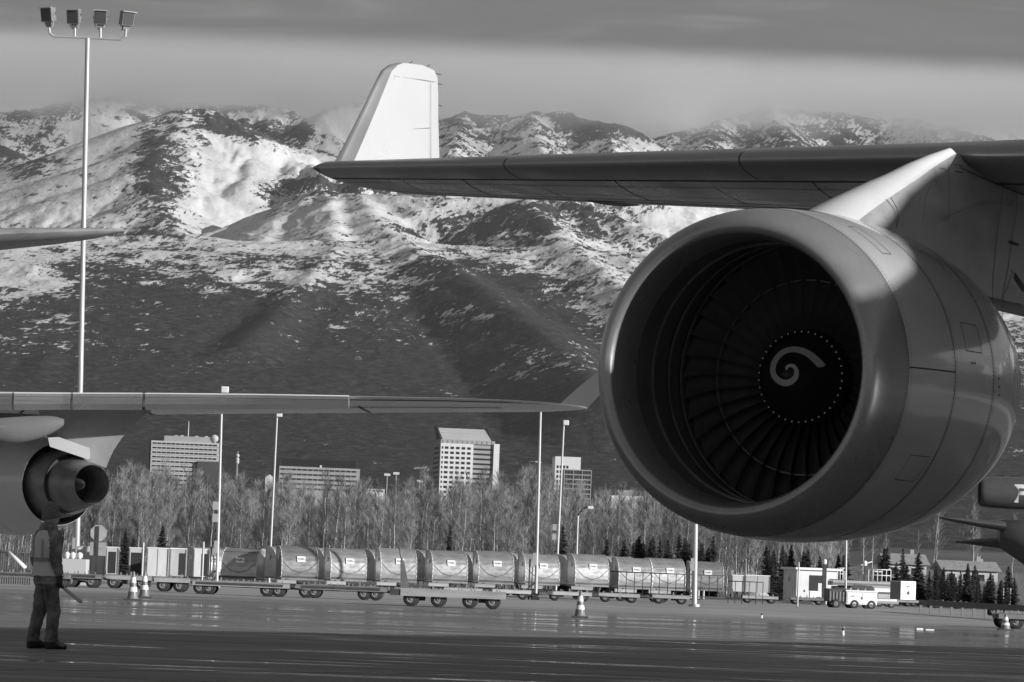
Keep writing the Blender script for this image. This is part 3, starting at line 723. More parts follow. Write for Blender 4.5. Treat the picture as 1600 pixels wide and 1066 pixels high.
def zone(px):
    for a, t in ((125, 'left of the tall floodlight mast'), (232, 'between the floodlight mast and the broad office block'), (340, 'below the broad office block'), (425, 'between the first two slim poles'), (560, 'below the long low block'), (680, 'between the long block and the tall tower'), (780, 'right below the tall white tower'), (840, 'just left of the pole at the wing tip'), (875, 'between the wing tip pole and the drum lamp pole'), (945, 'behind the curved street lamp'), (1087, 'under the left half of the big engine'), (1325, 'under the right half of the big engine')):
        if px < a: return t
    return 'on the slope at the far right'
def zone2(px):
    for a, t in ((300, 'left of the containers'), (1010, 'left of the thick pole, under the engine'), (1087, 'just left of the thick pole'), (1150, 'just right of the thick pole'), (1215, 'left of the white shed'), (1330, 'behind the white shed'), (1445, 'beside the two storey house'), (1510, 'before the long low house')):
        if px < a: return t
    return 'at the far right above the guard rail'
def trees():
    rnd = random.Random(11); temps = []
    for i in range(7):
        T, V, F = birch(i*5+1, 11.4); tm = T.mesh('trunk', M_BARK); tt = random.Random(i)
        cm = np_mesh('crown', V, F, M_TWIG if i % 3 else M_TWIG2); temps.append((T, V, F, tm, cm))
    pos = []
    for i in range(2300):
        px = rnd.uniform(-60, 1660); Y = 345+rnd.random()**1.15*330
        x = (px-800)/FPX*Y; sc = rnd.uniform(.62, 1.12)
        clump = .86+.30*float(vnoise(np.array([px/120.]), np.array([Y/60.]), 4)[0])
        dens = float(vnoise(np.array([px/70.]), np.array([Y/40.]), 9)[0])
        if px > 1330 and (rnd.random() < .8 or (px > 1370 and Y < 600)): continue
        if px > 1220 and rnd.random() < .5: continue
        pos.append((Y, px, x, sc*clump*(.78+.22*min(1, (Y-345)/100))))
    pos.sort()
    near = pos[:285]; rest = pos[285:]
    for i, (Y, px, x, sc) in enumerate(near):
        T, V, F, tm, cm = temps[rnd.randrange(7)]
        o = empty('birch_tree' if i == 0 else 'birch_tree.%03d' % i, (x, Y, hill_z(x, Y)-.1), rnd.uniform(-.6, .6), 'bare pale trunked birch '+zone(px), 'tree', 'bare birches '+zone(px))
        o.scale = (sc, sc, sc*rnd.uniform(.9, 1.1)); link('trunk', tm, o); link('crown', cm, o)
    for mi, (nm, sel) in enumerate((('birch_wood', 0), ('birch_wood_trunks', 1))):
        VV, FF, n0 = [], [], 0
        for (Y, px, x, sc) in rest:
            r2 = random.Random(int(px*100)); k = r2.randrange(7); T, V, F = temps[k][:3]
            if sel == 0: v = np.array([tuple(a) for a in V]); f = np.array(F); keep = r2.random()
            else: v = np.array(T.v); f = np.array([q for q in T.f])
            if sel == 0 and Y > 430: f = f[::2]
            a = r2.uniform(-.7, .7); c, s = math.cos(a), math.sin(a)
            vv = np.stack([x+sc*(c*v[:, 0]-s*v[:, 1]), Y+sc*(s*v[:, 0]+c*v[:, 1]), hill_z(x, Y)-.1+sc*v[:, 2]], -1)
            VV.append(vv); FF.append(f+n0); n0 += len(vv)
        o = link(nm, np_mesh(nm, np.concatenate(VV), np.concatenate(FF), M_TWIG if sel == 0 else M_BARK))
        tag(o, 'leafless birch wood receding behind the apron', kind='stuff')
    # undergrowth: grey brush along the foot of the wood
    V, F = [], []
    for i in range(22000):
        px = rnd.uniform(-60, 1660) if i % 3 else rnd.uniform(1200, 1660); Y = rnd.uniform(318, 640); x = (px-800)/FPX*Y; z = hill_z(x, Y); h = rnd.uniform(.8, 3.4)*(.45 if px > 1200 else 1)
        p = Vector((x, Y, z)); strip3(V, F, p, p+Vector((rnd.uniform(-.7, .7), rnd.uniform(-.5, .5), h)), rnd.uniform(.06, .22), Vector((1, 0, 0)))
    o = link('brush', np_mesh('brush', [tuple(v) for v in V], F, M_TWIG2)); tag(o, 'grey leafless brush under the birches', kind='stuff')
    sps = []
    for i in range(3):
        T, V, F = spruce(i+3, 8); sps.append((T.mesh('trunk', M_TRUNK), np_mesh('crown', [tuple(v) for v in V], F, M_NEED)))
    spots = [(197, 300, 822), (255, 300, 818), (704, 300, 817), (880, 300, 818), (420, 340, 845), (437, 330, 848), (490, 420, 800)]
    for cl, n in (((945, 1135, 832, 864), 34), ((1190, 1290, 845, 872), 12), ((1362, 1450, 846, 878), 6), ((1430, 1590, 878, 912), 34), ((1400, 1500, 880, 905), 8), ((160, 215, 838, 855), 6), ((1225, 1330, 858, 880), 8)):
        for k in range(n): spots.append((rnd.uniform(cl[0], cl[1]), rnd.uniform(288, 330), rnd.uniform(cl[2], cl[3])))
    for i, (px, Y, ty) in enumerate(spots):
        q = P(px, ty, Y); z0 = hill_z(q.x, Y); h = max(2, q.z-z0); k = rnd.randrange(3)
        lab = {0: 'dark spruce left of the tall floodlight pole, beside the stop sign', 2: 'tall narrow dark spruce standing above the middle of the metal containers', 3: 'dark spruce just right of the second pole head lamp'}.get(i)
        o = empty('spruce_tree' if i == 0 else 'spruce_tree.%03d' % i, (q.x, Y, z0), rnd.uniform(0, 6), lab or 'small dark spruce '+zone2(px), 'tree', None if lab else 'small dark spruces '+zone2(px))
        f = h/8; w = f*rnd.uniform(.9, 1.5)*(.55 if i == 2 else 1); o.scale = (w, w, f); link('trunk', sps[k][0], o); link('crown', sps[k][1], o)
trees()

# ------------------------------------------------------------------ distant town
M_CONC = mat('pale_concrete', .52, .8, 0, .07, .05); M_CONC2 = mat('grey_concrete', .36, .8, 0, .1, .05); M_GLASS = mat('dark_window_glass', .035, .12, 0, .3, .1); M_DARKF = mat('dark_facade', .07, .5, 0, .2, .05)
M_WCONC = mat('white_concrete', .72, .8, 0, .05, .05); M_ROOF = mat('dark_roof', .015, .8, 0, .2, .05); M_MIDG = mat('bronze_glass', .12, .2, .2, .2, .1)
def zat(px, py, Y): return P(px, py, Y).z
class Bld:
    def __init__(s, name, pxl, pxr, Y, yaw, label, cat='building', py0=790):
        s.Y = Y; s.yaw = yaw; s.o = base_px(pxl, Y); s.pxl = pxl; s.pyb = 780
        a, b_ = P(pxl, py0, Y), P(pxr, py0, Y); s.W = (b_.x-a.x)/math.cos(yaw); s.o = Vector((a.x, Y, 0)); s.s = (b_.x-a.x)/(pxr-pxl)
        s.root = empty(name, s.o, yaw, label, cat)
    def X(s, px): return (px-s.pxl)*s.s/math.cos(s.yaw)
    def Z(s, py, px=None): return zat(px if px else s.pxl, py, s.Y)
def town():
    # broad office block
    B = Bld('office_building', 232, 341, 2800, R(6), 'broad pale office block with horizontal window bands and rooftop dish')
    D = 30; zt = B.Z(688)
    MB().box(0, B.W, 0, D, 0, zt).build('wall', M_CONC, B.root); MB().box(B.X(252), B.X(326), 4, D-4, zt, B.Z(680, 252)).build('penthouse', M_CONC2, B.root)
    MB().box(-1.2, 0, 3, D, 0, zt-1).build('shaded_side_wall', M_DARKF, B.root)  # dark tone puts the shade of the unlit side into the colour
    wm = MB().box(0, 3.0, -.25, .1, 0, 1.2).mesh('window', M_GLASS); n = 0
    rnd = random.Random(3)
    for r in range(11):
        z = zt-2.6-r*3.5
        MB().box(0, B.W, -.5, 0, z-1.0, z-.7).build('spandrel', M_CONC2, B.root)
        for c in range(14):
            o = link('window', wm, B.root, (1.2+c*(B.W-4)/14, 0, z)); 
    MB().box(B.X(305), B.X(338), -3, 0, 0, B.Z(721, 320)).build('dark_annex', M_DARKF, B.root)
    MB().tube((B.X(289), 8, zt), (B.X(289), 8, B.Z(657, 289)), .5, .2, 6).build('antenna', M_WCONC, B.root)
    MB().lathe([(0, .2), (.5, 1.4), (1.2, 2.4), (2, 3.1), (2.15, 3.1), (1.4, 2.2), (.7, 1.2), (.4, .2)], 'y', 20, (B.X(330), 2, zt+3.5)).tube((B.X(331), 4, zt), (B.X(331), 4, zt+4.5), .5).build('satellite_dish', M_CONC, B.root)
    for x in (268, 277, 300, 315): MB().box(B.X(x), B.X(x)+2.5, 5, 8, B.Z(680, 252), B.Z(680, 252)+rnd.uniform(.5, 1)).build('roof_vent', M_CONC, B.root)
    B = Bld('low_building', 206, 231, 2700, 0, 'low dim building left of the broad office block'); MB().box(0, B.W, 0, 20, 0, B.Z(735)).build('wall', M_DARKF, B.root)
    for c in range(5): MB().box(1+c*2.4, 2.6+c*2.4, -.2, 0, B.Z(741), B.Z(738)).build('window', M_MIDG, B.root)
    # lattice mast
    b = base_px(364, 2600); r = empty('radio_mast', b, 0, 'thin lattice radio mast between the two office blocks', 'mast'); zt = zat(363, 705, 2600)
    mb = MB()
    for sx, sy in ((-1, -1), (1, -1), (0, 1)): mb.tube((sx*1.1, sy*1.1, 0), (sx*.3, sy*.3, zt), .18, .1, 4)
    for i in range(22): z0, z1 = zt*i/22, zt*(i+1)/22; k = 1.1-.8*i/22; mb.tube((-k, -k, z0), (k, -k, z1), .1, n=4)
    mb.build('lattice', M_CONC, r)
    for y in (712, 718, 722): MB().lathe([(0, .3), (.6, 1.3), (.8, 1.3)], 'y', 10, (0, -1.3, zat(363, y, 2600))).build('antenna_dish', M_WCONC, r)
    # long block with dark top storey
    B = Bld('long_building', 434, 560, 2500, R(3), 'long low block with pale bands and a dark set back top storey'); zt = B.Z(728)
    MB().box(0, B.W, 0, 30, 0, zt).build('wall', M_CONC2, B.root); MB().box(B.X(437), B.X(553), 3, 28, zt, B.Z(716)).build('top_storey', M_ROOF, B.root)
    wm = MB().box(0, 3.1, -.2, .1, 0, 1.0).mesh('window', M_GLASS)
    for r in range(5):
        z = zt-2.6-r*3.3; MB().box(0, B.W, -.45, 0, z+1.3, z+1.7).build('spandrel', M_CONC, B.root)
        for c in range(14): link('window', wm, B.root, (1+c*(B.W-3)/14, 0, z))
    MB().box(B.X(497), B.X(500), 2, 5, zt, zt+1.6).build('roof_vent', M_WCONC, B.root)
    # tower
    B = Bld('office_tower', 685, 777, 2900, R(9), 'tall white office tower with gridded windows and sloping open crown'); zt = B.Z(692); D = 34
    x1, x2 = B.X(736), B.X(768)
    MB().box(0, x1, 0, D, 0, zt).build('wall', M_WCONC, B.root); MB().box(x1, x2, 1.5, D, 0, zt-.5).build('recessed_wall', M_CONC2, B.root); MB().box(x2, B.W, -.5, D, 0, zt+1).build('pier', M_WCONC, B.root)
    MB().box(-.8, 0, 1, D, 0, zt).build('shaded_side_wall', M_CONC2, B.root)  # greyer than the front wall; its shade is put into the colour
    wm = MB().box(0, 2.9, -.15, .2, 0, 2.0).mesh('window', M_GLASS)
    for r in range(14):
        z = zt-4.6-r*3.95
        link('window', MB().box(0, 1.1, -.15, .2, 0, 2.0).mesh('window', M_GLASS), B.root, (1.0, 0, z))
        for c in range(5): link('window', wm, B.root, (3.4+c*4.55, 0, z))
        MB().box(x1+.5, x2-.5, 1.2, 1.6, z, z+1.5).build('window_band', M_GLASS, B.root)
        MB().box(B.W-.3, B.W+.2, 4, 24, z+.4, z+2).build('side_window', M_GLASS, B.root)
        for c in range(5): MB().box(-1.0, -.7, 4+c*6, 8+c*6, z, z+1.8).build('side_window', M_GLASS, B.root)
    MB().box(0, x2+1, .6, D, zt, B.Z(686)).build('crown_base', M_CONC2, B.root)
    for c in range(11): x = 1.5+c*(x2-3)/10; MB().box(x, x+1.8, .2, .65, zt, B.Z(687)).build('crown_column', M_CONC2, B.root)
    zb, z2 = B.Z(686), B.Z(667)
    MB().add([(B.X(688), 1, zb), (x2-2, 1, zb), (B.X(762)-.5, 18, z2), (-.2, 18, z2), (B.X(688), 2.2, zb), (x2-2, 2.2, zb), (B.X(762)-.5, 19.2, z2), (-.2, 19.2, z2)], [(0, 1, 2, 3), (7, 6, 5, 4), (0, 4, 5, 1), (1, 5, 6, 2), (2, 6, 7, 3), (3, 7, 4, 0)]).build('crown_roof', M_CONC, B.root)
    for xx, xt in ((0, -1.5), (x2-1.2, B.X(762)-.5)):
        MB().add([(xx, .4, zb), (xx+1, .4, zb), (xt+1, 17, z2+1), (xt, 17, z2+1), (xx, 30, zb), (xx+1, 30, zb), (xt+1, 30, z2+1), (xt, 30, z2+1)], [(0, 1, 2, 3), (7, 6, 5, 4), (0, 4, 5, 1), (1, 5, 6, 2), (2, 6, 7, 3), (3, 7, 4, 0)]).build('crown_fin', M_DARKF, B.root)
    MB().box(B.X(690), B.X(750), 10, 10.6, (zb+z2)/2-.6, (zb+z2)/2+1).build('crown_ledge', M_CONC2, B.root)
    # white block, glass block, dim blocks
    B = Bld('white_building', 865, 905, 2900, R(5), 'plain white block with a few windows behind the dark glass block'); zt = B.Z(713)
    MB().box(0, B.W, 0, 22, 0, zt).build('wall', M_WCONC, B.root)
    for r in range(8):
        for c in range(4): MB().box(1.4+c*2.6, 3.0+c*2.6, -.15, .2, B.Z(727)-3.9*r-2.2, B.Z(727)-3.9*r).build('window', M_GLASS, B.root)
    B = Bld('glass_building', 880, 922, 2750, R(7), 'dark glass office block with a pale lattice front'); zt = B.Z(733)
    MB().box(0, B.W, 0, 22, 0, zt).build('wall', M_MIDG, B.root)
    for r in range(7): MB().box(0, B.W, -.35, 0, zt-.7-r*3.6, zt-.0-r*3.6).build('floor_band', M_CONC2, B.root)
    for c in range(4): MB().box(c*B.W/3-.2, c*B.W/3+.3, -.5, 0, 0, zt).build('mullion', M_CONC2, B.root)
    for c in range(9):
        for r in range(6): MB().box(c*B.W/9+.4, c*B.W/9+1.7, -.2, 0, zt-3.2-r*3.6, zt-1-r*3.6).build('window', M_GLASS, B.root)
    for (a, c, t, lab) in ((811, 828, 732, 'narrow dark block left of the second pole'), (838, 864, 725, 'dim grey block touching the white block')):
        B = Bld('dark_building', a, c, 3050, 0, lab); zt = B.Z(t); MB().box(0, B.W, 0, 22, 0, zt).build('wall', M_DARKF if a < 830 else M_MIDG, B.root)
        for r in range(6): MB().box(0, B.W, -.3, 0, zt-1-r*4, zt-.3-r*4).build('floor_band', M_MIDG if a < 830 else M_DARKF, B.root)
    B = Bld('flat_store', 955, 1005, 2400, R(2), 'long low white store roof beside the big engine'); MB().box(0, B.W, 0, 25, 0, B.Z(774)).build('wall', M_WCONC, B.root); MB().box(B.X(965), B.X(988), 2, 20, B.Z(774), B.Z(765)).build('roof_unit', M_CONC2, B.root)
    B = Bld('flat_warehouse', 560, 600, 2300, R(2), 'low white warehouse right of the long block'); MB().box(0, B.W, 0, 25, 0, B.Z(763)).build('wall', M_WCONC, B.root)
    for c in range(6): MB().box(1+c*2.6, 2.4+c*2.6, -.2, 0, B.Z(767), B.Z(765)).build('window', M_GLASS, B.root)
    B = Bld('warehouse', 415, 428, 2300, R(2), 'small white gabled building left of the long block', py0=740); 
    MB().prism([(0, B.Z(746)), (B.W*.5, B.Z(741)), (B.W, B.Z(746)), (B.W, 0), (0, 0)], 0, 12, 'y').build('wall', M_WCONC, B.root)
    for px, t in ((599, 742), (613, 740), (650, 752)):
        b = base_px(px, 2400); r = empty('lamp_mast', b, 0, {599: 'white topped mast left of the tower', 613: 'shorter twin topped mast nearer the tower', 650: 'smallest mast just left of the tower'}[px], 'mast')
        z = zat(px, t, 2400); MB().tube((0, 0, 0), (0, 0, z), .35, .25, 5).build('pole', M_CONC, r); MB().box(-2, 2, -.4, .4, z-.6, z+.9).build('lamp_bar', M_WCONC, r)
town()

def houses():
    M_SID = mat('pale_siding', .50, .7, 0, .12, .8, (.1, .1, 5)); M_SHG = mat('grey_shingles', .36, .9, 0, .3, 2)
    for i, (a, c, top, eave, base, Y, lab, rf) in enumerate(((1385, 1448, 864, 879, 897, 560, 'two storey house with pale grey roof on the slope', M_SHG), (1475, 1560, 880, 888, 902, 520, 'long low house half hidden by spruces', M_SHG), (1296, 1318, 858, 868, 888, 600, 'small gabled house behind the shed', M_SHG), (1505, 1552, 884, 889, 898, 640, 'white walled cabin higher on the slope', M_SHG), (1226, 1260, 862, 868, 880, 620, 'low roofed house above the shed roof', M_SHG))):
        A, C = P(a, base, Y), P(c, base, Y); zb = hill_z(A.x, Y)-.5; W = C.x-A.x; ze = zat(a, eave, Y); zt = max(zat(a, top, Y), ze+1.2)
        r = empty('house', (A.x, Y, zb), R(4), lab, 'house'); ze -= zb; zt -= zb
        MB().box(0, W, 0, 8, 0, ze).build('wall', M_SID, r)
        MB().add([(-.5, -.6, ze-.2), (W+.5, -.6, ze-.2), (W+.5, 4, zt), (-.5, 4, zt), (-.5, 8.6, ze-.2), (W+.5, 8.6, ze-.2)], [(0, 1, 2, 3), (3, 2, 5, 4), (0, 3, 4), (1, 5, 2), (0, 4, 5, 1)]).build('roof', rf, r)
        nwin = max(2, int(W/2))
        for k in range(nwin):
            if random.random() < .8:
                x = .7+k*(W-1.4)/nwin; f = MB().box(x, x+.9, -.06, 0, ze-1.7, ze-.7).build('window', M_GLASS, r); MB().box(x-.08, x+.98, -.09, -.061, ze-.7, ze-.62).build('frame', M_WCONC, f)
        MB().box(W*.5, W*.5+.9, -.05, 0, ze-3.6, ze-1.9).build('door', M_DARKF, r); MB().box(W*.7, W*.7+.6, 4, 4.6, zt-.8, zt+.7).build('chimney', M_CONC2, r)
houses()
# ------------------------------------------------------------------ lettering helper
def text_mesh(txt, height, mt, depth=.004, bold=.0):
    c = bpy.data.curves.new('lettering', 'FONT'); c.body = txt; c.size = height/.72; c.extrude = depth; c.offset = bold; c.resolution_u = 3
    t = bpy.data.objects.new('lettering', c); COL.objects.link(t); dg = bpy.context.evaluated_depsgraph_get(); me = bpy.data.meshes.new_from_object(t.evaluated_get(dg))
    bpy.data.objects.remove(t); me.materials.clear(); me.materials.append(mt)
    for v in me.vertices: v.co = Vector((v.co.x, v.co.z, v.co.y))
    me.flip_normals(); me.name = 'lettering'; return me
M_ALU = mat('brushed_aluminium', .46, .38, .55, .22, 1.6, (1, 1, 3), rvar=.1, bmp=.06); M_ALUD = mat('dull_aluminium', .22, .55, .5, .2, 1.5)
M_LABEL = mat('white_placard', .85, .5, 0, .03, 4); M_INK = mat('black_ink', .02, .6, 0, .1, 4); M_RAIL = mat('pale_rail_paint', .50, .5, 0, .22, 2.5, (.5, 1, 1))
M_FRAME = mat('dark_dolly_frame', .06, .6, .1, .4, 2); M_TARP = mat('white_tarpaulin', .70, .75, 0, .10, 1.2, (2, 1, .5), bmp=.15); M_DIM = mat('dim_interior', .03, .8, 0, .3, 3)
M_WOODR = mat('weathered_side_board', .34, .7, 0, .35, 2, (.3, 1, 3), bmp=.2); M_CONE = mat('cone_plastic', .20, .4, 0, .1, 4); M_REFL = mat('reflective_band', .85, .25, 0, .04, 8); M_POLE = mat('galvanised_pole', .50, .5, .35, .12, .5, (1, 1, .3))
M_VEHW = mat('white_vehicle_paint', .74, .3, 0, .08, 1.2, coat=.3); M_GREY = mat('mid_grey_paint', .22, .5, 0, .2, 2)

def vary(m, lo=.7, hi=1.25):
    nt = m.node_tree; b = nt.nodes['Principled BSDF']; l = b.inputs['Base Color'].links[0]; src = l.from_socket
    oi = nt.nodes.new('ShaderNodeObjectInfo'); mr = nt.nodes.new('ShaderNodeMapRange'); mr.inputs[3].default_value = lo; mr.inputs[4].default_value = hi
    nt.links.new(oi.outputs['Random'], mr.inputs[0]); mx = nt.nodes.new('ShaderNodeVectorMath'); mx.operation = 'SCALE'
    nt.links.new(src, mx.inputs[0]); nt.links.new(mr.outputs[0], mx.inputs['Scale']); nt.links.new(mx.outputs[0], b.inputs['Base Color'])
M_EDGE = mat('bright_edge_extrusion', .72, .4, .2, .1, 3)
vary(M_ALU, .75, 1.2); vary(M_RAIL, .6, 1.2); vary(M_TARP, .6, 1.05)
bump(M_ALU.node_tree, M_ALU.node_tree.nodes['Principled BSDF'], noise(M_ALU.node_tree, 1.1, 2, .5), .25, .12)
# ------------------------------------------------------------------ metal containers
def container_mesh(w=1.9, d=1.5, h=1.6):
    # end profile in (depth, z): flat back, curved front
    prof = [(0, .0), (-.0+.0, .0)]; pr = []
    pr += [(.16, 0), (.05, .10), (0, .30), (.0, .62), (.04, .86), (.12, 1.08), (.25, 1.27), (.42, 1.43), (.60, 1.53), (.80, 1.6), (d, 1.6), (d, 0)]
    return pr
def make_container(kind='face'):
    root = bpy.data.objects.new('metal_container', None); COL.objects.link(root); w, d, h = 1.9, 1.5, 1.6; pr = container_mesh()
    MB().prism([(p[0], p[1]) for p in pr], .03, w-.03, 'x').build('shell', M_ALU, root)
    for x in (0, w-.035):                       # end frames
        o = MB()
        for a, b in zip(pr, pr[1:]+pr[:1]): o.tube((x+.017, a[0]-.0, a[1]), (x+.017, b[0]-.0, b[1]), .022, n=6)
        o.build('end_frame', M_EDGE, root)
    MB().box(0, w, -.04, d+.03, -.09, -.002).build('base_pallet', M_ALUD, root)
    MB().box(0, w, .36, .40, 1.405, 1.425).build('roof_joint', M_ALUD, root)
    o = MB()
    for a, b in (((.08, .80), (.50, .42)), ((.50, .42), (.95, .28)), ((.95, .28), (1.4, .42)), ((1.4, .42), (1.82, .80))):
        for k in range(3):
            p = [a[0]+(b[0]-a[0])*k/3, a[1]+(b[1]-a[1])*k/3]; q = [a[0]+(b[0]-a[0])*(k+1)/3, a[1]+(b[1]-a[1])*(k+1)/3]
            dy = lambda z: -.012+(.04*max(0, z-.62)/.24)
            o.tube((p[0], dy(p[1]), p[1]), (q[0], dy(q[1]), q[1]), .013, n=5)
    o.build('strap', M_FRAME, root)
    pl = MB().box(.80, 1.22, -.0+.01, .16, .82, 1.10); pl.v = [(x, y-.03+max(0, (z-.82))*.32*0+(.0 if y < .1 else 0)+(z-.82)*.25, z) for x, y, z in pl.v]
    pl = pl.build('placard', M_LABEL, root)
    t = link('lettering', text_mesh('FedEx', .10, M_INK, .003, .004), pl, (.84, .008, .93), (R(-14), 0, 0))
    MB().box(.86, 1.16, .0, .03, .855, .87).build('print_line', M_INK, pl, rot=None)
    pe = MB().box(-.014, .0, .70, .95, .92, 1.14).build('end_placard', M_LABEL, root)
    return root
CT = make_container()
row = [(439, 904.5, 182), (516, 906.5, 183.5), (594, 908, 185), (675, 909.5, 186.5), (747, 911, 188), (820, 913, 189.5), (898, 915, 191), (966, 919, 194), (1019, 921, 195.5)]
ordn = ['first', 'second', 'third', 'fourth', 'fifth', 'sixth', 'seventh', 'eighth', 'ninth', 'tenth', 'eleventh']
CONT_Z = []
for i, (px, py, Y) in enumerate(row):
    o = CT if i == 0 else copy_tree(CT)
    p = P(px, py-2, Y); p.z = max(p.z, .4); CONT_Z.append(p); o.location = p; o.rotation_euler = (0, 0, R(15+(0, 2.2, -1.5, 1.2, -2, .6, 2, -1, 1)[i])); o.scale = (1, 1, (1, .97, 1.02, .985, 1.01, .96, 1, .98, 1.015)[i])
    tag(o, ordn[i]+' from the left of the silver containers with curved fronts in the front row', 'container', 'curved metal containers in the front row')
back = [(432, 902, 187, 36), (507, 904, 188.5, 38), (586, 906, 190, 36), (666, 907, 191.5, 40), (738, 909, 193, 38), (811, 911, 194.5, 36), (889, 913, 196, 38), (958, 915, 198, 38), (1078, 921, 203, 6)]
for i, (px, py, Y, a) in enumerate(back):
    o = copy_tree(CT); p = P(px, py-1, Y); p.z = max(p.z, .45); o.location = p; o.rotation_euler = (0, 0, R(a)); o.scale = (1, 1, .97)
    tag(o, ('rearmost rightmost silver container, dim, behind the tall pole under the engine' if i == 8 else ordn[i]+' from the left of the end on containers glimpsed through gaps in the front row'), 'container', 'curved metal containers in the back row')
# two big rounded ones turned edge on at the left
for i, (px, py, Y, a, sc, lab) in enumerate(((344, 902, 184, -12, (1.0, 1, .94), 'silver container with a dark emblem panel turned away, left of the row'), (312, 901, 187, 40, (.9, 1, .95), 'dark curved container half hidden behind the pole foot'))):
    o = copy_tree(CT); o.location = P(px, py, Y); o.rotation_euler = (0, 0, R(a)); o.scale = sc; tag(o, lab, 'container')
# square canvas sided containers
def box_container(px0, px1, top, bot, Y, lab, opening=None):
    a, b = P(px0, bot, Y), P(px1, bot, Y); w = b.x-a.x; h = zat(px0, top, Y)-a.z; r = empty('canvas_container', a, R(4), lab, 'container', 'square pale containers at the left')
    MB().box(0, w, 0, 1.5, 0, h).build('shell', M_TARP, r)
    for x in (0, w-.05): MB().box(x, x+.05, -.025, -.002, 0, h).build('corner_post', M_ALUD, r)
    MB().box(0, w, -.028, -.003, h-.05, h).build('roof_rail', M_LABEL, r)
    if opening: MB().box(w*opening[0], w*opening[1], -.012, -.001, .05, h*.82).build('open_door', M_DIM, r)  # flat dark sheet; the shade inside the opening is put into its colour
    elif w > .8: MB().box(w*.5-.012, w*.5+.012, -.012, -.001, .02, h-.06).build('curtain_joint', M_ALUD, r)
for a in ((228, 262, 855, 900, 175, 'wide square container with a creased pale curtain behind the two cones', None), (264, 290, 856, 900, 176, 'narrow pale container with a dark half open side', (.55, .95)), (301, 326, 857, 901, 178, 'pale square container at the right end of the canvas group', (.5, .9)), (200, 222, 855, 900, 180, 'square container with dark open front left of the two cones', (.15, .95)), (164, 184, 854, 897, 180, 'pale framed open container right of the stop sign', (.2, .8)), (119, 163, 853, 895, 182, 'pale container with folds standing behind the stop sign', None), (1143, 1162, 898, 924, 215, 'pale square container behind the low rail, left', None), (1164, 1203, 898, 925, 218, 'pale wide container behind the low rail, right', None)):
    box_container(a[0], a[1], a[2], a[3], a[4], a[5], a[6])

# ------------------------------------------------------------------ dollies
def wheel(r=.26, w=.16):
    return MB().lathe([(-w/2, r*.55), (-w/2, r*.9), (-w/2+.02, r), (w/2-.02, r), (w/2, r*.9), (w/2, r*.55)], 'y', 20), MB().lathe([(-w/2-.004, .015), (-w/2-.004, .05), (-w/2+.03, .07), (-w/2+.035, r*.42), (-w/2-.003, r*.52), (-w/2+.012, r*.58)], 'y', 16)
WT, WR = wheel(); WTm = WT.mesh('tyre', M_RUB); WRm = WR.mesh('rim', M_GREY)
def dolly(px0, px1, py0, lab, rail=M_RAIL, Y=None, wood=False, tow=False, group='roller dollies on the apron', deckz=.46, dark_slot=False, dpt=1.6, wheels=True, yawd=None, hide_wheels=False):
    """py0: wheel contact row at the left end in photograph pixels"""
    p = G(px0, py0) if Y is None else base_px(px0, Y)
    Yl = p.y; q = P(px1, py0, Yl+0); L_ = (q.x-p.x); yaw = R(yawd) if yawd is not None else 0
    L_ = L_/math.cos(yaw) if yaw else L_
    r = empty('roller_dolly', (p.x, p.y, 0), yaw, lab, 'dolly', group)
    MB().box(0, L_, .04, dpt-.04, deckz-.14, deckz-.03).build('frame', M_FRAME, r)
    rail = rail if not wood else M_WOODR
    rl = MB().box(0, L_, -.03, .03, deckz-.13, deckz+.03).box(0, L_, -.05, .05, deckz+.031, deckz+.05).build('side_rail', M_WOODR if wood else rail, r)
    if wood: MB().box(.0, L_, -.075, -.035, deckz-.16, deckz+.09).build('side_board', M_WOODR, r)
    if dark_slot: MB().box(.12, L_-.25, -.04, -.031, deckz-.09, deckz+.005).build('rail_slot', M_FRAME, r)
    o = MB(); n = int(L_/.16)
    for k in range(n):
        x = .1+k*(L_-.2)/n; o.tube((x, .08, deckz+.02), (x, dpt-.08, deckz+.02), .028, n=6)
    o.build('rollers', M_STEEL, r)['kind'] = 'stuff'
    o = MB()
    for k in range(int(L_/.42)):
        x = .2+k*.42; o.box(x, x+.05, -.02, .05, deckz+.05, deckz+.12+.04*(k % 3)); o.box(x+.1, x+.14, dpt-.1, dpt-.04, deckz+.0, deckz+.13)
    o.build('stops', M_STEEL, r)['kind'] = 'stuff'
    if wheels:
        for x in ((.35, 1.25, L_*.66, L_-.42) if wood else (.28, .62, L_-.85, L_-.42)) if L_ > 2.4 else (.35, L_-.4):
            for y in (.16, dpt-.2):
                w = link('wheel', WTm, r, (x, y, .26)); link('rim', WRm, w)
        MB().box(.2, .8, .3, dpt-.3, .2, deckz-.14).box(L_-.9, L_-.3, .3, dpt-.3, .2, deckz-.14).build('axle', M_FRAME, r)
    if tow:
        MB().add([(.0, -.06, deckz), (.30, -.06, deckz), (.07, -.05, deckz+1.0), (-.05, -.05, deckz+1.0), (.0, .02, deckz), (.30, .02, deckz), (.07, .01, deckz+1.0), (-.05, .01, deckz+1.0)], [(0, 1, 2, 3), (7, 6, 5, 4), (0, 4, 5, 1), (1, 5, 6, 2), (2, 6, 7, 3), (3, 7, 4, 0)]).tube((.02, -.02, deckz+.95), (-.10, -.02, deckz+1.42), .035, .025, 8).build('tow_bar', M_ALUD, r)
        MB().box(-.35, .0, -.05, .3, deckz-.15, deckz+.05).build('hitch', M_FRAME, r)
    else: MB().tube((L_, .7, deckz-.12), (L_+.75, .7, .3), .035, n=6).build('tow_bar', M_FRAME, r)
    return r
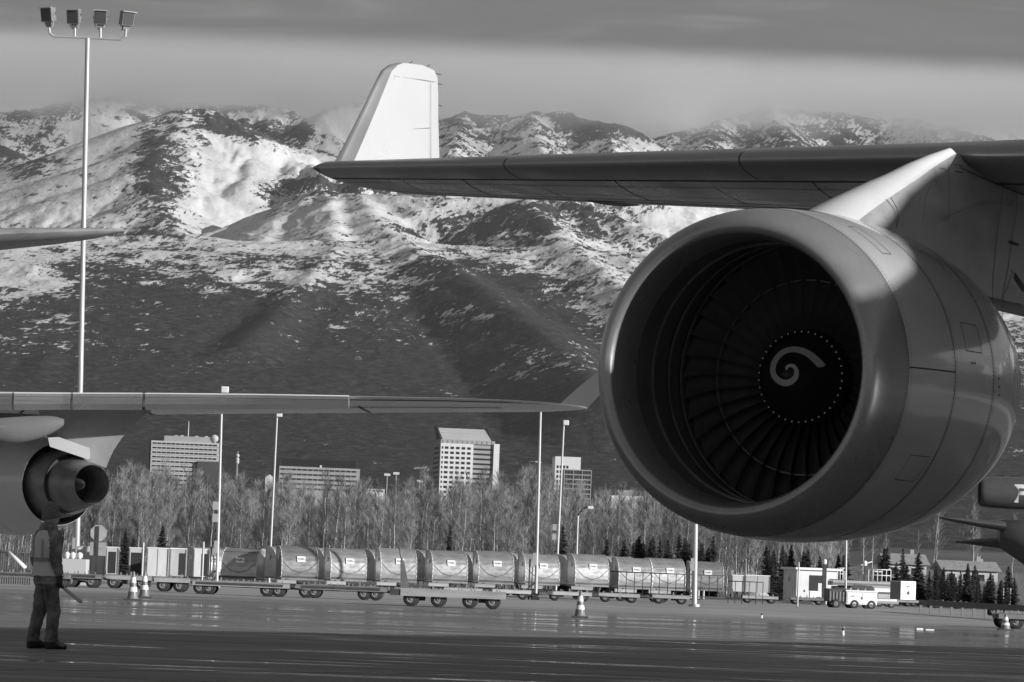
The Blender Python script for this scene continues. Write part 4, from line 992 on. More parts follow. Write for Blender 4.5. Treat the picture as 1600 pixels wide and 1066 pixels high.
# under the front containers
for i, (px, py, Y) in enumerate(row):
    p = CONT_Z[i]; z = p.z-.10
    q = P(px+57, py, Y)
    r = dolly(px-6, px+62, 0, ordn[i]+' from the left of the pale railed dollies carrying the front container row', Y=Y-.12, deckz=z-.05, yawd=0, dpt=2.2, group='dollies carrying the containers')
# second line of empty dollies in front
dolly(300, 452, 928, 'long empty dolly with pale double rail in front of the edge on containers', M_RAIL, dark_slot=True, yawd=0)
dolly(465, 604, 934, 'long empty dolly with dark slotted rail behind the raised tow bar', M_GREY, dark_slot=True, yawd=0)
dolly(625, 790, 947, 'nearest dolly, weathered wooden side board and raised tow bar', wood=True, tow=True, yawd=0, deckz=.50)
dolly(693, 754, 926, 'empty pale railed dolly directly behind the nearest wooden sided dolly', Y=171, yawd=0, deckz=.42)
dolly(769, 830, 928, 'empty pale railed dolly beside the second tall pole foot, left side', Y=173, yawd=0, deckz=.42)
dolly(855, 925, 928, 'empty pale railed dolly left of the single cone', Y=176, yawd=0, deckz=.42)
dolly(935, 1000, 932, 'empty pale railed dolly right of the single cone', Y=180, yawd=0, deckz=.42)
dolly(1019, 1078, 935, 'pale railed dolly ending at the posts of the pole under the engine', Y=184, yawd=0, deckz=.42)
dolly(1160, 1216, 942, 'pale railed dolly with a heap of canvas on it', yawd=0, deckz=.42)
dolly(1235, 1290, 944, 'low dark dolly left of the white power cart', M_GREY, yawd=0, deckz=.42)
dolly(1373, 1437, 946, 'pale railed dolly just right of the white power cart', yawd=0, deckz=.42)
dolly(1450, 1516, 950, 'pale railed dolly left of the guard rail posts at the right', yawd=0, deckz=.42)
dolly(1545, 1640, 962, 'dark dolly leaving the picture at the right edge, behind the cone', M_GREY, yawd=0, deckz=.46)
dolly(1560, 1680, 982, 'nearest dark dolly cut by the right edge', M_GREY, yawd=0, deckz=.46)
dolly(-60, 110, 914, 'dark dolly behind the worker at the left edge', M_GREY, dark_slot=True, yawd=0, deckz=.5)
dolly(96, 158, 917, 'grey slotted dolly below the stop sign', M_GREY, dark_slot=True, yawd=0, deckz=.5)
dolly(163, 236, 919, 'pale worn dolly left of the two cones', yawd=0, deckz=.5)
dolly(240, 296, 924, 'short pale dolly between the cones and the long railed dolly', yawd=0, deckz=.5)
# canvas heap
q = G(1172, 942); rows = []
for j in range(7):
    rr = 1-j/6; rows.append([(q.x+.55+.75*rr*math.cos(a*.5236)*(1+.1*math.sin(a*3)), q.y+.7+.5*rr*math.sin(a*.5236), .47+.38*(1-rr**2)) for a in range(12)])
tag(MB().grid(rows, True, True).build('canvas_heap', M_TARP), 'heap of pale canvas lying on a dolly', 'canvas')
# low rail fences
def rail_fence(px0, px1, top, bot, Y, n, lab, z0=0):
    a, b = P(px0, bot, Y), P(px1, bot, Y); r = empty('rail_fence', (a.x, Y, 0), 0, lab, 'fence'); w = b.x-a.x; z = zat(px0, top, Y)
    MB().tube((0, 0, z), (w, 0, z), .03, n=6).build('top_rail', M_FRAME, r); pm = MB().tube((0, 0, z0), (0, 0, z), .022, n=6).mesh('post', M_FRAME)
    if z0: MB().tube((0, 0, z0), (w, 0, z0), .03, n=6).build('bottom_rail', M_FRAME, r)
    for k in range(n+1): link('post', pm, r, (w*k/n, 0, 0))
rail_fence(952, 1134, 893, 921, 187, 14, 'thin dark rail fence in front of the right hand containers', .42)
rail_fence(1138, 1192, 908, 925, 214, 5, 'short dark rail fence right of the pole under the engine')
rail_fence(-40, 47, 861, 893, 150, 24, 'dark slatted stockade behind the worker at the left edge')
a, b = P(14, 863, 149), P(40, 888, 149); o = MB().tube(a, b, .07, .09, 8); tag(o.build('leaning_strut', M_LABEL), 'pale pole leaning on the dark stockade at the left', 'strut')

# ------------------------------------------------------------------ poles
def pole(name, top, base, Y, r0, r1, lab, cat='lamp post', heads=None, hz=None, box=True, group=None):
    b = base_px(base, Y); t = P(top[0], top[1], Y); rt = empty(name, b, 0, lab, cat, group); d = Vector((t.x-b.x, 0, t.z))
    MB().tube((0, 0, 0), d, r0, r1, 12).build('pole', M_POLE, rt)
    MB().tube((0, 0, 0), (0, 0, .12), r0*2.2, r0*2.2, 12).build('base_plate', M_STEEL, rt)
    if box: MB().box(-r0-.12, -r0+.02, -.16, .02, 1.7, 2.3).build('junction_box', M_POLE, rt)
    return rt, d
rt, d = pole('floodlight_mast', (137, 60), 119, 200, .17, .13, 'tallest light pole at the left with four floodlights on a crossbar')
s = FPX/200.; bar = MB(); ex = [(-58/s, 0), (-38/s, 0)]
def offp(px, py): t = P(px, py, 200); b = base_px(119, 200); return Vector((t.x-b.x, 0, t.z))
bar.path([offp(77, 44), offp(78, 52), offp(84, 57), offp(137, 59), offp(188, 62), offp(196, 58), offp(197, 46)], .07, 8)
bar.tube(offp(117, 58), offp(117, 44), .07).tube(offp(157, 60), offp(157, 44), .07); bar.build('crossbar', M_POLE, rt)
for k, (px, py) in enumerate(((76, 22), (116, 25), (157, 26), (198, 28))):
    c = offp(px, py); T = Matrix.Translation(c) @ Matrix.Rotation(R((-25, -12, 8, 30)[k]), 4, 'Z') @ Matrix.Rotation(R(14), 4, 'X')
    f = MB().box(-.36, .36, -.28, .22, -.42, .36, T).build('floodlight', M_GREY, rt, bevel=.04); MB().box(-.30, .30, -.30, -.285, -.36, .30, T).build('lens', M_DARKF, f)
    MB().box(-.42, .42, -.42, -.2, .37, .41, T).build('visor', M_POLE, f); MB().tube(T @ Vector((-.40, 0, 0)), T @ Vector((-.25, 0, -.62)), .03).build('bracket', M_POLE, f); MB().tube(T @ Vector((.40, 0, 0)), T @ Vector((.2, 0, -.62)), .03).build('bracket', M_POLE, f)
    MB().box(-.16, .20, -.12, .15, -.72, -.44, T).build('ballast_box', M_GREY, f)
def lamp_head(rt, d, k=1, w=.20):
    f = MB().box(-.04, w*1.6, -.18, .18, -.06, .26).mesh('lamp_head', M_WCONC, .05); o = link('lamp_head', f, rt, d); link('lens', MB().box(-.10, -.05, -.2, .2, .0, .34).mesh('lens', M_DARKF), o)
for (top, base, Y, ht, lab) in (((347, 612), 338.5, 178, 1, 'slim pole crossing the edge on container, small lamp head above the wing'), ((433, 650), 420, 230, 1, 'slim pole behind the containers, left one of the pair with drum lamps'), ((845, 631), 837, 178, 0, 'slim pole standing before the sixth container, its top behind the wing tip'), ((881, 663), 868, 230, 1, 'slim pole behind the containers, right one of the pair with drum lamps')):
    rt, d = pole('light_pole', top, base, Y, .085, .06, lab)
    if ht: lamp_head(rt, d)
    if base in (338.5, 868):
        z = 1; MB().box(-.35, -.1, -.15, .1, d.z*.24+1.5, d.z*.24+1.9).build('control_box', M_POLE, rt); MB().box(-.35, -.1, -.15, .1, d.z*.24+.9, d.z*.24+1.3).build('control_box', M_POLE, rt)
    if base in (338.5, 837): MB().tube((-.35, 0, 0), (-.35, 0, 2.0), .04).tube((-.22, 0, 0), (-.22, 0, 1.6), .03).tube((-.9, -.1, .1), (0, 0, .9), .04).build('conduit', M_FRAME, rt)
rt, d = pole('light_pole', (1090, 560), 1085, 172, .13, .11, 'thick pole whose top is hidden by the big engine'); lamp_head(rt, d)
rt, d = pole('light_pole', (1325, 600), 1321, 240, .08, .07, 'thin pale pole between the engine and the container loader'); lamp_head(rt, d)
rt, d = pole('street_lamp', (903, 806), 899, 262, .09, .07, 'short street lamp with a curved arm over the bare trees', 'street lamp', box=False)
MB().path([d, d+Vector((.15, 0, .28)), d+Vector((.40, 0, .55)), d+Vector((.75, 0, .66))], .06).build('arm', M_FRAME, rt); MB().box(0, 0.42, -.12, .12, -.1, .12).build('lamp_head', M_WCONC, rt, .04, d+Vector((.68, 0, .62)))
def post(px, top, bot, lab, r=.07, Y=None, grp=None):
    b = G(px, bot) if Y is None else base_px(px, Y); z = zat(px, top, b.y)
    o = MB().tube((0, 0, 0), (0, 0, z-.04), r, n=12).tube((0, 0, z-.04), (0, 0, z), r*1.0, r*.5, 12).build('bollard', M_LABEL if grp else M_POLE, None, 0, (b.x, b.y, 0)); tag(o, lab, 'bollard', grp)
for px, l in ((1079, 'pale bollard left of the pole under the engine'), (1091, 'pale bollard just right of the pole under the engine'), (1099, 'rightmost pale bollard by the pole under the engine')): post(px, 913, 936, l, .08)
for px, l in ((1567, 'leftmost of the three pale bollards near the right edge'), (1573, 'middle of the three pale bollards near the right edge'), (1578, 'tallest, rightmost of the three bollards near the right edge')): post(px, 919, 950, l, .07)
for px, top, Y, l in ((221, 847, 160, 'thin pale stake left of the canvas containers'), (315, 846, 165, 'thin pale stake before the right canvas container'), (1246, 878, 210, 'thin pale stake left of the shed')): post(px, top, 0, l, .05, Y)

# ------------------------------------------------------------------ stop sign from behind, concrete plinth
b = base_px(149, 150); rt = empty('stop_sign', b, 0, 'octagonal road sign with a square plate seen from behind', 'sign'); s = FPX/150.
MB().box(-.05, .05, -.03, .03, 0, zat(150, 822, 150)).build('post', M_FRAME, rt)
zc = zat(151, 833, 150); MB().prism([(.03+.36*math.cos(R(22.5+45*k)), zc+.36*math.sin(R(22.5+45*k))) for k in range(8)], .032, .042, 'y').build('sign_plate', M_RAIL, rt)
z2 = zat(151, 847, 150); MB().box(-.31, .37, .032, .042, z2-.56, z2-.01).build('square_plate', M_RAIL, rt)
b = base_px(104, 158); rt = empty('pole_plinth', b, 0, 'pale concrete block with small lamps on it, left of the stop sign', 'block')
MB().box(-.25, .85, -.2, .9, 0, zat(104, 873, 158)).build('block', M_CONC, rt, .03)
for x in (-.05, .2, .5): MB().lathe([(0, .05), (.08, .13), (.22, .14), (.30, .04)], 'z', 14, (x, .1, zat(104, 873, 158))).build('lamp', M_LABEL, rt)

# ------------------------------------------------------------------ cones
def cone(px, bot, h, lab):
    p = G(px, bot); k = h*(p.y/FPX); r = empty('traffic_cone', (p.x, p.y, 0), 0, lab, 'cone', 'traffic cones on the wet apron')
    MB().box(-.24, .24, -.24, .24, 0.0, .04).build('base', M_FRAME, r, .01)
    prof = lambda z: .17-.135*z/k
    MB().lathe([(.04, .18), (.06, .165)]+[(k*t, prof(k*t)) for t in (.1, .3, .5, .7, .85, .97)]+[(k, .02), (k, .001)], 'z', 24).build('body', M_CONE, r)
    for a, c in ((.30, .46), (.60, .80)): MB().lathe([(k*a, prof(k*a)+.003), (k*c, prof(k*c)+.003)], 'z', 24).build('reflective_band', M_REFL, r)
cone(207, 938, 45, 'left one of the pair of cones with bright bands'); cone(225, 934, 42, 'right one of the pair of cones, partly behind the other'); cone(906, 965, 42, 'single cone standing right of the nearest dolly'); cone(1571, 985, 26, 'low cone by the dark dolly at the right edge')
# small things on the apron
p = G(1444, 985); r = empty('crushed_litter', (p.x, p.y, 0), .1, 'crumpled pale scrap lying on the apron at the right', 'litter'); MB().box(-.25, -.05, -.1, .1, 0, .06).box(.02, .28, -.08, .12, 0, .04).build('scrap', M_LABEL, r, .01); MB().box(-.05, .03, -.08, .08, 0, .07).build('dark_piece', M_FRAME, r)
for px, py, l in ((1190, 966, 'small edge marker with pale foot on the apron below the engine'), (1317, 992, 'tiny pale marker on the apron right of centre')):
    p = G(px, py); r = empty('edge_marker', p, 0, l, 'marker'); MB().tube((0, 0, 0), (0, 0, .10), .04, .03, 10).build('foot', M_LABEL, r); MB().tube((0, 0, .10), (0, 0, .16), .03, .035, 10).build('cap', M_FRAME, r)

# ------------------------------------------------------------------ right side equipment
def shed():
    Y = 250; a = P(1244, 930, Y); r = empty('shed', (a.x, Y, 0), R(16), 'white shed with flat overhanging roof and open dark doorway', 'shed'); s = FPX/Y; W = 66/s/math.cos(R(16)); H = zat(1244, 890, Y); D = 2.6
    MB().box(0, W, 0, D, 0, H).build('wall', M_VEHW, r); MB().box(-.18, W+.25, -.25, D+.2, H, H+.16).build('roof', M_LABEL, r, .02)
    MB().box(W*.30, W*.66, -.012, -.001, .9, H-.35).build('doorway', M_DIM, r); MB().box(W*.33, W*.66, -.05, -.013, .0, .88).build('counter_panel', M_LABEL, r)  # doorway is a dark sheet on the wall, inner shade put into its colour
    MB().box(W*.52, W*.64, -.04, -.014, .9, H*.62).build('door_leaf', M_VEHW, r)
    MB().lathe([(0, .16), (.03, .16)], 'x', 16, (-.03, D*.55, H*.72)).build('wall_fan', M_FRAME, r)
    for k in range(9): x = .1+k*W/9; 
    MB().box(W*.18, W*.21, -.03, 0, .8, .95).build('door_latch', M_FRAME, r)
shed()
def power_cart():
    Y = 212; a = base_px(1322, Y); s = FPX/Y; r = empty('power_cart', (a.x, Y, 0), R(10), 'low white ground power cart with a dark open end', 'cart'); W = 50/s; H = zat(1322, 921, Y)
    b = MB().box(0, W, 0, 1.3, .22, H-.12).build('body', M_VEHW, r, .04); MB().box(-.06, W+.04, -.04, 1.34, H-.12, H-.03).build('lid', M_LABEL, r, .02)
    for x0, x1 in ((.08, W*.49), (W*.51, W-.08)): MB().box(x0, x1, -.014, -.002, .30, H-.2).build('panel', M_LABEL, r, .01)
    MB().box(W*.5-.03, W*.5+.03, -.05, -.015, H*.5, H*.62).build('latch', M_FRAME, r); link('lettering', text_mesh('FedEx', .07, M_INK, .002), r, (.25, -.02, H*.62))
    e = MB().box(-1.05, -.02, .1, 1.2, .35, H+.02).build('engine_housing', M_FRAME, r, .03)
    for k in range(5): MB().box(-1.0+k*.2, -.92+k*.2, .06, .098, .4, H-.15).build('grille_bar', M_GREY, e)
    for x in (-.6, .5, W-.35):
        for y in (.05, 1.15): w = link('wheel', WTm, r, (x, y, .24)); link('rim', WRm, w)
    for k in range(7): MB().tube((.1+k*.22, .5, H-.03), (.2+k*.22, .55, H+.04+.03*(k % 3)), .045, n=6).build('cable', M_RAIL if k % 2 else M_FRAME, r)
power_cart()
def van():
    Y = 235; a = base_px(1364, Y); s = FPX/Y; r = empty('van', (a.x, Y, 0), R(20), 'pale vehicle nose with grille behind the power cart', 'van'); W = 1.75; H = zat(1364, 916, Y)
    rows = []
    for x, z0, z1, yy in ((0, .3, H*.9, .1), (.12, .25, H, .0), (W-.12, .25, H, 0), (W, .3, H*.9, .1)): rows.append([(x, yy, z0), (x, yy-.05, (z0+z1)*.5), (x, yy+.12, z1-.12), (x, yy+.5, z1), (x, yy+3.2, z1+.1), (x, yy+3.2, z0)])
    b = MB().grid(rows, False, True); b.add(rows[0], [tuple(range(6))]); b.add(rows[-1], [tuple(range(6))]); b.build('body', M_VEHW, r, .03)
    g = MB().box(.28, W-.28, -.085, -.055, H*.42, H*.74).build('grille', M_FRAME, r)
    for k in range(4): MB().box(.3, W-.3, -.10, -.086, H*.45+k*.07, H*.47+k*.07).build('grille_bar', M_STEEL, g)
    for x in (.06, W-.26): MB().box(x, x+.2, -.06, .02, H*.5, H*.68).build('headlight', M_REFL, r, .02)
    MB().box(-.03, W+.03, -.14, -.06, .25, .42).build('bumper', M_GREY, r, .03)
    for x in (.1, W-.1): w = link('wheel', WTm, r, (x, .7, .24)); link('rim', WRm, w)
van()
def loader():
    Y = 245; a = base_px(1300, Y); s = FPX/Y; r = empty('container_loader', (a.x, Y, 0), R(3), 'container loader with long deck, masts and railed platform', 'loader')
    X = lambda px: (px-1300)/s; Z = lambda py: zat(1345, py, Y)
    MB().box(X(1300), X(1394), 0, 2.4, Z(916), Z(909)).build('deck', M_GREY, r); MB().box(X(1300), X(1394), -.06, 0, Z(912), Z(908)).build('deck_rail', M_RAIL, r)
    MB().box(X(1305), X(1392), .3, 2.2, .35, Z(917)).build('chassis', M_FRAME, r)
    o = MB()
    for k in range(20): o.tube((X(1302)+k*.2, .05, Z(907.5)), (X(1302)+k*.2, 2.3, Z(907.5)), .04, n=6)
    o.build('rollers', M_STEEL, r)['kind'] = 'stuff'
    MB().box(X(1284), X(1290), 0, .3, 0, Z(884)).build('mast', M_FRAME, r); MB().lathe([(0, .1), (.1, .14), (.3, .12), (.36, .02)], 'z', 12, (X(1287), .15, Z(884))).build('beacon', M_LABEL, r)
    MB().box(X(1348), X(1351), 0, .12, Z(908), Z(884)).build('mast', M_FRAME, r); MB().lathe([(0, .1), (.1, .15), (.3, .13), (.36, .02)], 'z', 12, (X(1350), .06, Z(884))).build('beacon', M_LABEL, r)
    MB().box(X(1366), X(1377), .3, .9, Z(908), Z(892)).build('operator_seat', M_DARKF, r, .03); MB().box(X(1364), X(1379), .2, 1.0, Z(893), Z(891)).build('canopy', M_LABEL, r)
    for p0, p1 in ((1307, 1320), (1356, 1391)):
        o = MB()
        for k in range(6 if p1-p0 > 20 else 4): x = X(p0+(p1-p0)*k/(5 if p1-p0 > 20 else 3)); o.tube((x, .05, Z(908)), (x, .05, Z(889)), .028, n=6)
        for y in (889, 898): o.tube((X(p0), .05, Z(y)), (X(p1), .05, Z(y)), .028, n=6)
        o.build('guard_rail', M_LABEL, r)
    MB().tube((X(1325), .4, Z(890)), (X(1362), .4, Z(877)), .03, n=6).build('boom', M_LABEL, r)
    for px in (1310, 1330, 1375, 1388): w = link('wheel', WTm, r, (X(px), .2, .24)); link('rim', WRm, w)
loader()
def hazard_box():
    Y = 228; a = P(1407, 937, Y); s = FPX/Y; r = empty('white_box_container', (a.x, Y, max(a.z, .46)), R(28), 'white square container with dark diamond mark and dark side', 'container'); W = 25/s/math.cos(R(28)); H = 29/s
    MB().box(0, W, 0, 1.2, 0, H).build('body', M_LABEL, r, .02); MB().box(-.012, -.001, .05, 1.15, .03, H-.05).build('side_panel', M_GREY, r)
    MB().prism([(W*.5, .28), (W*.5+.12, .42), (W*.5, .58), (W*.5-.12, .42)], -.012, -.003, 'y').build('diamond_mark', M_INK, r); link('lettering', text_mesh('FedEx', .09, M_INK, .002), r, (W*.5-.2, -.01, H*.70))
    for z in (.2, .68, .9): MB().box(.04, W-.04, -.008, -.002, z*H, z*H+.015).build('panel_joint', M_GREY, r)
hazard_box()
a = G(1432, 948); Y = 190; A, B_ = base_px(1436, Y), base_px(1640, Y-35); r = empty('guard_rail', A, math.atan2(-35, B_.x-A.x), 'long dark guard rail along the far edge of the apron at the right', 'guard rail'); L_ = math.hypot(B_.x-A.x, 35)
MB().box(0, L_, -.03, .03, .42, .70).build('beam', M_FRAME, r); pm = MB().box(-.06, .06, .03, .15, 0, .66).mesh('post', M_GREY)
for k in range(12): link('post', pm, r, (L_*k/11, 0, 0))

# ------------------------------------------------------------------ a second aircraft at the left, seen from behind
class Frame:
    def __init__(s, org, adeg): s.o = Vector((org.x, org.y, 0)); s.g = Vector((math.sin(R(adeg)), -math.cos(R(adeg)), 0)); s.u = Vector((math.cos(R(adeg)), math.sin(R(adeg)), 0)); s.a = adeg
    def loc(s, v): d = v-s.o; return Vector((d.dot(s.g), d.dot(s.u), v.z))
    def pl(s, px, py, l): d = ray(px, py); t = (l-(CO-s.o).dot(s.u))/d.dot(s.u); return s.loc(CO+d*t)
def left_aircraft():
    M_LG = mat('light_grey_skin', .72, .28, 0, .10, .6, (.3, 1, 1)); M_LN = mat('pale_cowl_paint', .66, .22, 0, .08, .6, coat=.4)
    e = P(91, 757, 92); Fm = Frame(e, 35.2)
    root = empty('parked_aircraft', Fm.o, R(35.2-90), 'second jet parked at the left seen from behind, engine exhaust and long wing', 'aircraft')
    # local: x aft, y starboard is -y here because of handedness, so flip
    def w2l(v): q = root.matrix_basis.inverted() @ v; return q
    bpy.context.view_layer.update(); zc = e.z
    def LT(name, prof, mt, par, n=72): return MB().lathe(prof, 'x', n, (0, 0, zc)).build(name, mt, par)
    eng = empty('fan_engine', (0, 0, 0), parent=root)
    LT('fan_cowl', smooth_prof([(-3.6, 1.0), (-3.75, 1.12), (-3.6, 1.22), (-3.0, 1.30), (-2, 1.33), (-1.56, 1.30)], 4), M_LN, eng)
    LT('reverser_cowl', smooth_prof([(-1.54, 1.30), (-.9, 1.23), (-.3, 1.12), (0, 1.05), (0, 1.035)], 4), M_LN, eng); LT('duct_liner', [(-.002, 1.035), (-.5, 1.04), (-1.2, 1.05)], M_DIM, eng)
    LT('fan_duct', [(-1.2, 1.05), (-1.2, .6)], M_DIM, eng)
    LT('core_cowl', smooth_prof([(-1.3, .95), (-.5, .92), (.25, .84), (.66, .76)], 4), M_HOT2, eng); LT('core_ring', [(.66, .76), (.67, .77), (.71, .76), (.71, .6)], M_DIM, eng)
    LT('exhaust_nozzle', smooth_prof([(.64, .70), (1.1, .635), (1.70, .51), (1.72, .485), (1.3, .48), (.7, .50)], 4), M_HOT2, eng); LT('exhaust_plug', [(.7, .50), (.75, .2), (1.2, .12), (1.35, .02)], M_DIM, eng, 32)
    LT('cowl_seam', [(-1.552, 1.29), (-1.54, 1.29)], M_SEAM, eng)
    # wing from photographed trailing and leading edges
    st = [(-420, 612, 652, 88, 99), (-150, 612, 648, 88, 98), (0, 613.5, 643, 88, 96.5), (100, 614, 642.5, 88.5, 96), (250, 614.5, 642, 89, 95.6), (400, 616, 641.5, 89.5, 95.4), (550, 618.5, 641, 90, 95.2), (700, 621, 641.5, 90.8, 95), (800, 624.5, 642, 91.6, 94.9), (860, 628, 642.2, 92.6, 94.9), (900, 633, 641, 93.8, 94.9), (918, 637, 639, 94.6, 95)]
    rows = []
    for px, yt, yb, d1, d2 in st:
        te, le = P(px, yt+1, d1), P(px, yb-1.5, d2); row = []; th = (d2-d1)*.05+.03; c = te.lerp(le, .5)
        for i in range(17):
            t = 2*math.pi*i/16; u = .5-.5*math.cos(t); p = te.lerp(le, u); z = th*math.sin(t)*math.sqrt(max(0, u*.9+.08*0))*.9
            row.append(tuple(w2l(Vector((p.x, p.y, p.z+z*.9)))))
        rows.append(row[:16])
    wing = MB().grid(rows, True, True).build('wing', M_LG, root)
    # drooped trailing edge flaps: steep lower faces that catch the low sun
    for f0, f1 in ((-420, 18), (22, 110), (114, 222), (227, 545)):
        rr = []
        for k in range(9):
            px = f0+(f1-f0)*k/8; I = lambda c: np.interp(px, [s_[0] for s_ in st], [s_[c] for s_ in st]); d1 = I(3)
            a_, b_ = P(px, I(1)+1.2, d1-.35), P(px, I(2)-2.0, d1+.62); up = Vector((0, .10, .06))
            rr.append([tuple(w2l(p)) for p in (a_, a_.lerp(b_, .25)+Vector((0, -.03, -.015)), a_.lerp(b_, .6)+Vector((0, -.04, -.02)), b_, b_+up, a_.lerp(b_, .5)+up*1.6, a_+Vector((0, .05, .03)))])
        b = MB().grid(rr, False, True); b.add(rr[0], [tuple(range(7))]); b.add(rr[-1], [tuple(range(7))]); fo = b.build('flap', M_LG, root)
        jj = [[tuple(w2l(P(px, np.interp(px, [s_[0] for s_ in st], [s_[1] for s_ in st])+q_, np.interp(px, [s_[0] for s_ in st], [s_[3] for s_ in st])-.35+qd)-Vector((0, .05, 0)))) for q_, qd in ((6.4, .10), (7.2, .13))] for px in [f0+1+(f1-f0-2)*k/6 for k in range(7)]]
        MB().grid(jj).build('skin_joint', M_SEAM, fo)
    def wl(pts, w=.05, mt=M_SEAM):
        rr = []
        for px, f in pts:
            yt = np.interp(px, [s[0] for s in st], [s[1] for s in st]); yb = np.interp(px, [s[0] for s in st], [s[2] for s in st]); d1 = np.interp(px, [s[0] for s in st], [s[3] for s in st]); d2 = np.interp(px, [s[0] for s in st], [s[4] for s in st])
            te, le = P(px, yt+1, d1), P(px, yb-1.5, d2); p = te.lerp(le, f); th = ((d2-d1)*.05+.03)*.9*2*math.sqrt(max(f*(1-f), 0))*math.sqrt(f*.9)
            p.z -= th*.9+.012; rr.append([tuple(w2l(p+Vector((0, w, 0)))), tuple(w2l(p-Vector((0, w, 0))))] if abs(pts[0][0]-pts[-1][0]) > 60 else [tuple(w2l(p+Vector((w, 0, 0)))), tuple(w2l(p-Vector((w, 0, 0))))])
        MB().grid(rr).build('panel_joint', mt, wing)
    wl([(-300+1180*k/60, .12) for k in range(61)], .10, M_ALU); wl([(225+560*k/40, .42) for k in range(41)], .06); wl([(222+21*k/5, .40+.5*k/5) for k in range(6)], .05); wl([(112+22*k/5, .85-.5*k/5) for k in range(6)], .03); wl([(20+22*k/5, .85-.5*k/5) for k in range(6)], .03)
    wl([(-300+485*k/20, .72) for k in range(21)], .05); wl([(560+20*k/5, .35+.4*k/5) for k in range(6)], .03); wl([(330+590*k/40*.9, .93) for k in range(41)], .06)
    # swept winglet
    pg = [(874, 632), (905, 604), (948, 570), (975, 549), (984, 553), (962, 586), (940, 614), (918, 638)]
    a = [P(x, y, 94.6) for x, y in pg]; b = [p+Vector((0, .09, 0)) for p in a]; n = len(a)
    MB().add([w2l(v) for v in a+b], [tuple(range(n)), tuple(range(2*n-1, n-1, -1))]+[(i, n+i, n+(i+1) % n, (i+1) % n) for i in range(n)]).build('winglet', mat('grey_winglet_paint', .10, .4, 0, .06, 1), root)
    # pylon with its curved trailing edge
    pg = [(60, 640), (238, 641), (222, 652), (205, 668), (190, 685), (178, 703), (170, 720), (166, 731), (140, 722), (112, 708), (80, 697)]
    a = [w2l(P(x, y, 91.2)) for x, y in pg]; T = .22; sv = root.matrix_basis.to_3x3().inverted() @ Vector((-.2, 1, 0)).normalized()*T; b = [p+sv for p in a]; n = len(a)
    MB().add(a+b, [tuple(range(n)), tuple(range(2*n-1, n-1, -1))]+[(i, n+i, n+(i+1) % n, (i+1) % n) for i in range(n)]).build('pylon', mat('pylon_skin', .34, .35, 0, .15, 1), root)
    a = [w2l(P(x, y, 90.9)) for x, y in [(75, 684), (92, 683), (140, 700), (141, 716), (138, 718), (78, 698)]]; n = 6; b = [p+sv for p in a]
    MB().add(a+b, [tuple(range(n)), tuple(range(2*n-1, n-1, -1))]+[(i, n+i, n+(i+1) % n, (i+1) % n) for i in range(n)]).build('pylon_fairing', M_LN, root)
    # flap track fairing
    rows = []
    for k in range(15):
        s = k/14; px = -70+170*s; cy = 655+13*math.sin(s*3.0)**1+3*s; rr = 24*(math.sin(math.pi*min(.97, s*.97+.02))**.55); q = P(px, cy, 89.5); rr = rr*89.5/FPX
        if s > .95: rr *= .75
        rows.append([tuple(w2l(q+Vector((0, rr*.8*math.cos(2*math.pi*i/20), rr*math.sin(2*math.pi*i/20))))) for i in range(20)])
    b = MB().grid(rows, True, True); b.add(rows[-1], [tuple(range(20))]); b.build('flap_track_fairing', mat('fairing_paint', .20, .25, 0, .1, .6, coat=.4), root)
    # tailplane
    rows = []
    for px, yt, yb, d1, d2 in ((-500, 372, 400, 56, 62), (-100, 366, 386, 57, 61), (0, 364.5, 383.5, 57.5, 61), (90, 361, 377, 58.4, 60.9), (150, 359, 371, 59.3, 60.8), (185, 358.5, 363.5, 60.2, 60.7), (197, 359, 361, 60.6, 60.7)):
        te, le = P(px, yt+1.5, d1), P(px, yb-2, d2); row = []; th = (d2-d1)*.045+.01
        for i in range(16):
            t = 2*math.pi*i/16; p = te.lerp(le, .5-.5*math.cos(t)); row.append(tuple(w2l(Vector((p.x, p.y, p.z+th*math.sin(t))))))
        rows.append(row)
    tp = MB().grid(rows, True, True).build('tailplane', M_PYLON, root)
    a = P(52, 372, 58.3); MB().add([w2l(P(x, y, 57.3+.2*0)) for x, y in ((70, 373.5), (84, 376.5), (84, 377.2), (70, 374.6))], [(0, 1, 2, 3)]).build('elevator_joint', M_SEAM, tp)
    # fuselage out of frame to the left
    rows = []
    for x, r_, z in ((-34, .4, 5), (-31, 2.2, 5.2), (-26, 3.2, 5.5), (0, 3.25, 5.5), (8, 3.1, 5.7), (16, 2.2, 6.3), (23, .5, 7)):
        rows.append([(x, YS*21.5+r_*math.cos(2*math.pi*i/32), z+r_*math.sin(2*math.pi*i/32)) for i in range(32)])
    MB().grid(rows, True, True).build('fuselage', M_LN, root)
YS = 1; M_HOT2 = mat('exhaust_metal', .26, .45, .6, .3, 2)
# starboard sign in the root's local axes (found from the frame itself)
_t = Matrix.Rotation(R(35.2-90), 3, 'Z').inverted() @ Vector((math.cos(R(35.2)), math.sin(R(35.2)), 0)); YS = -1 if _t.y > 0 else 1
left_aircraft()

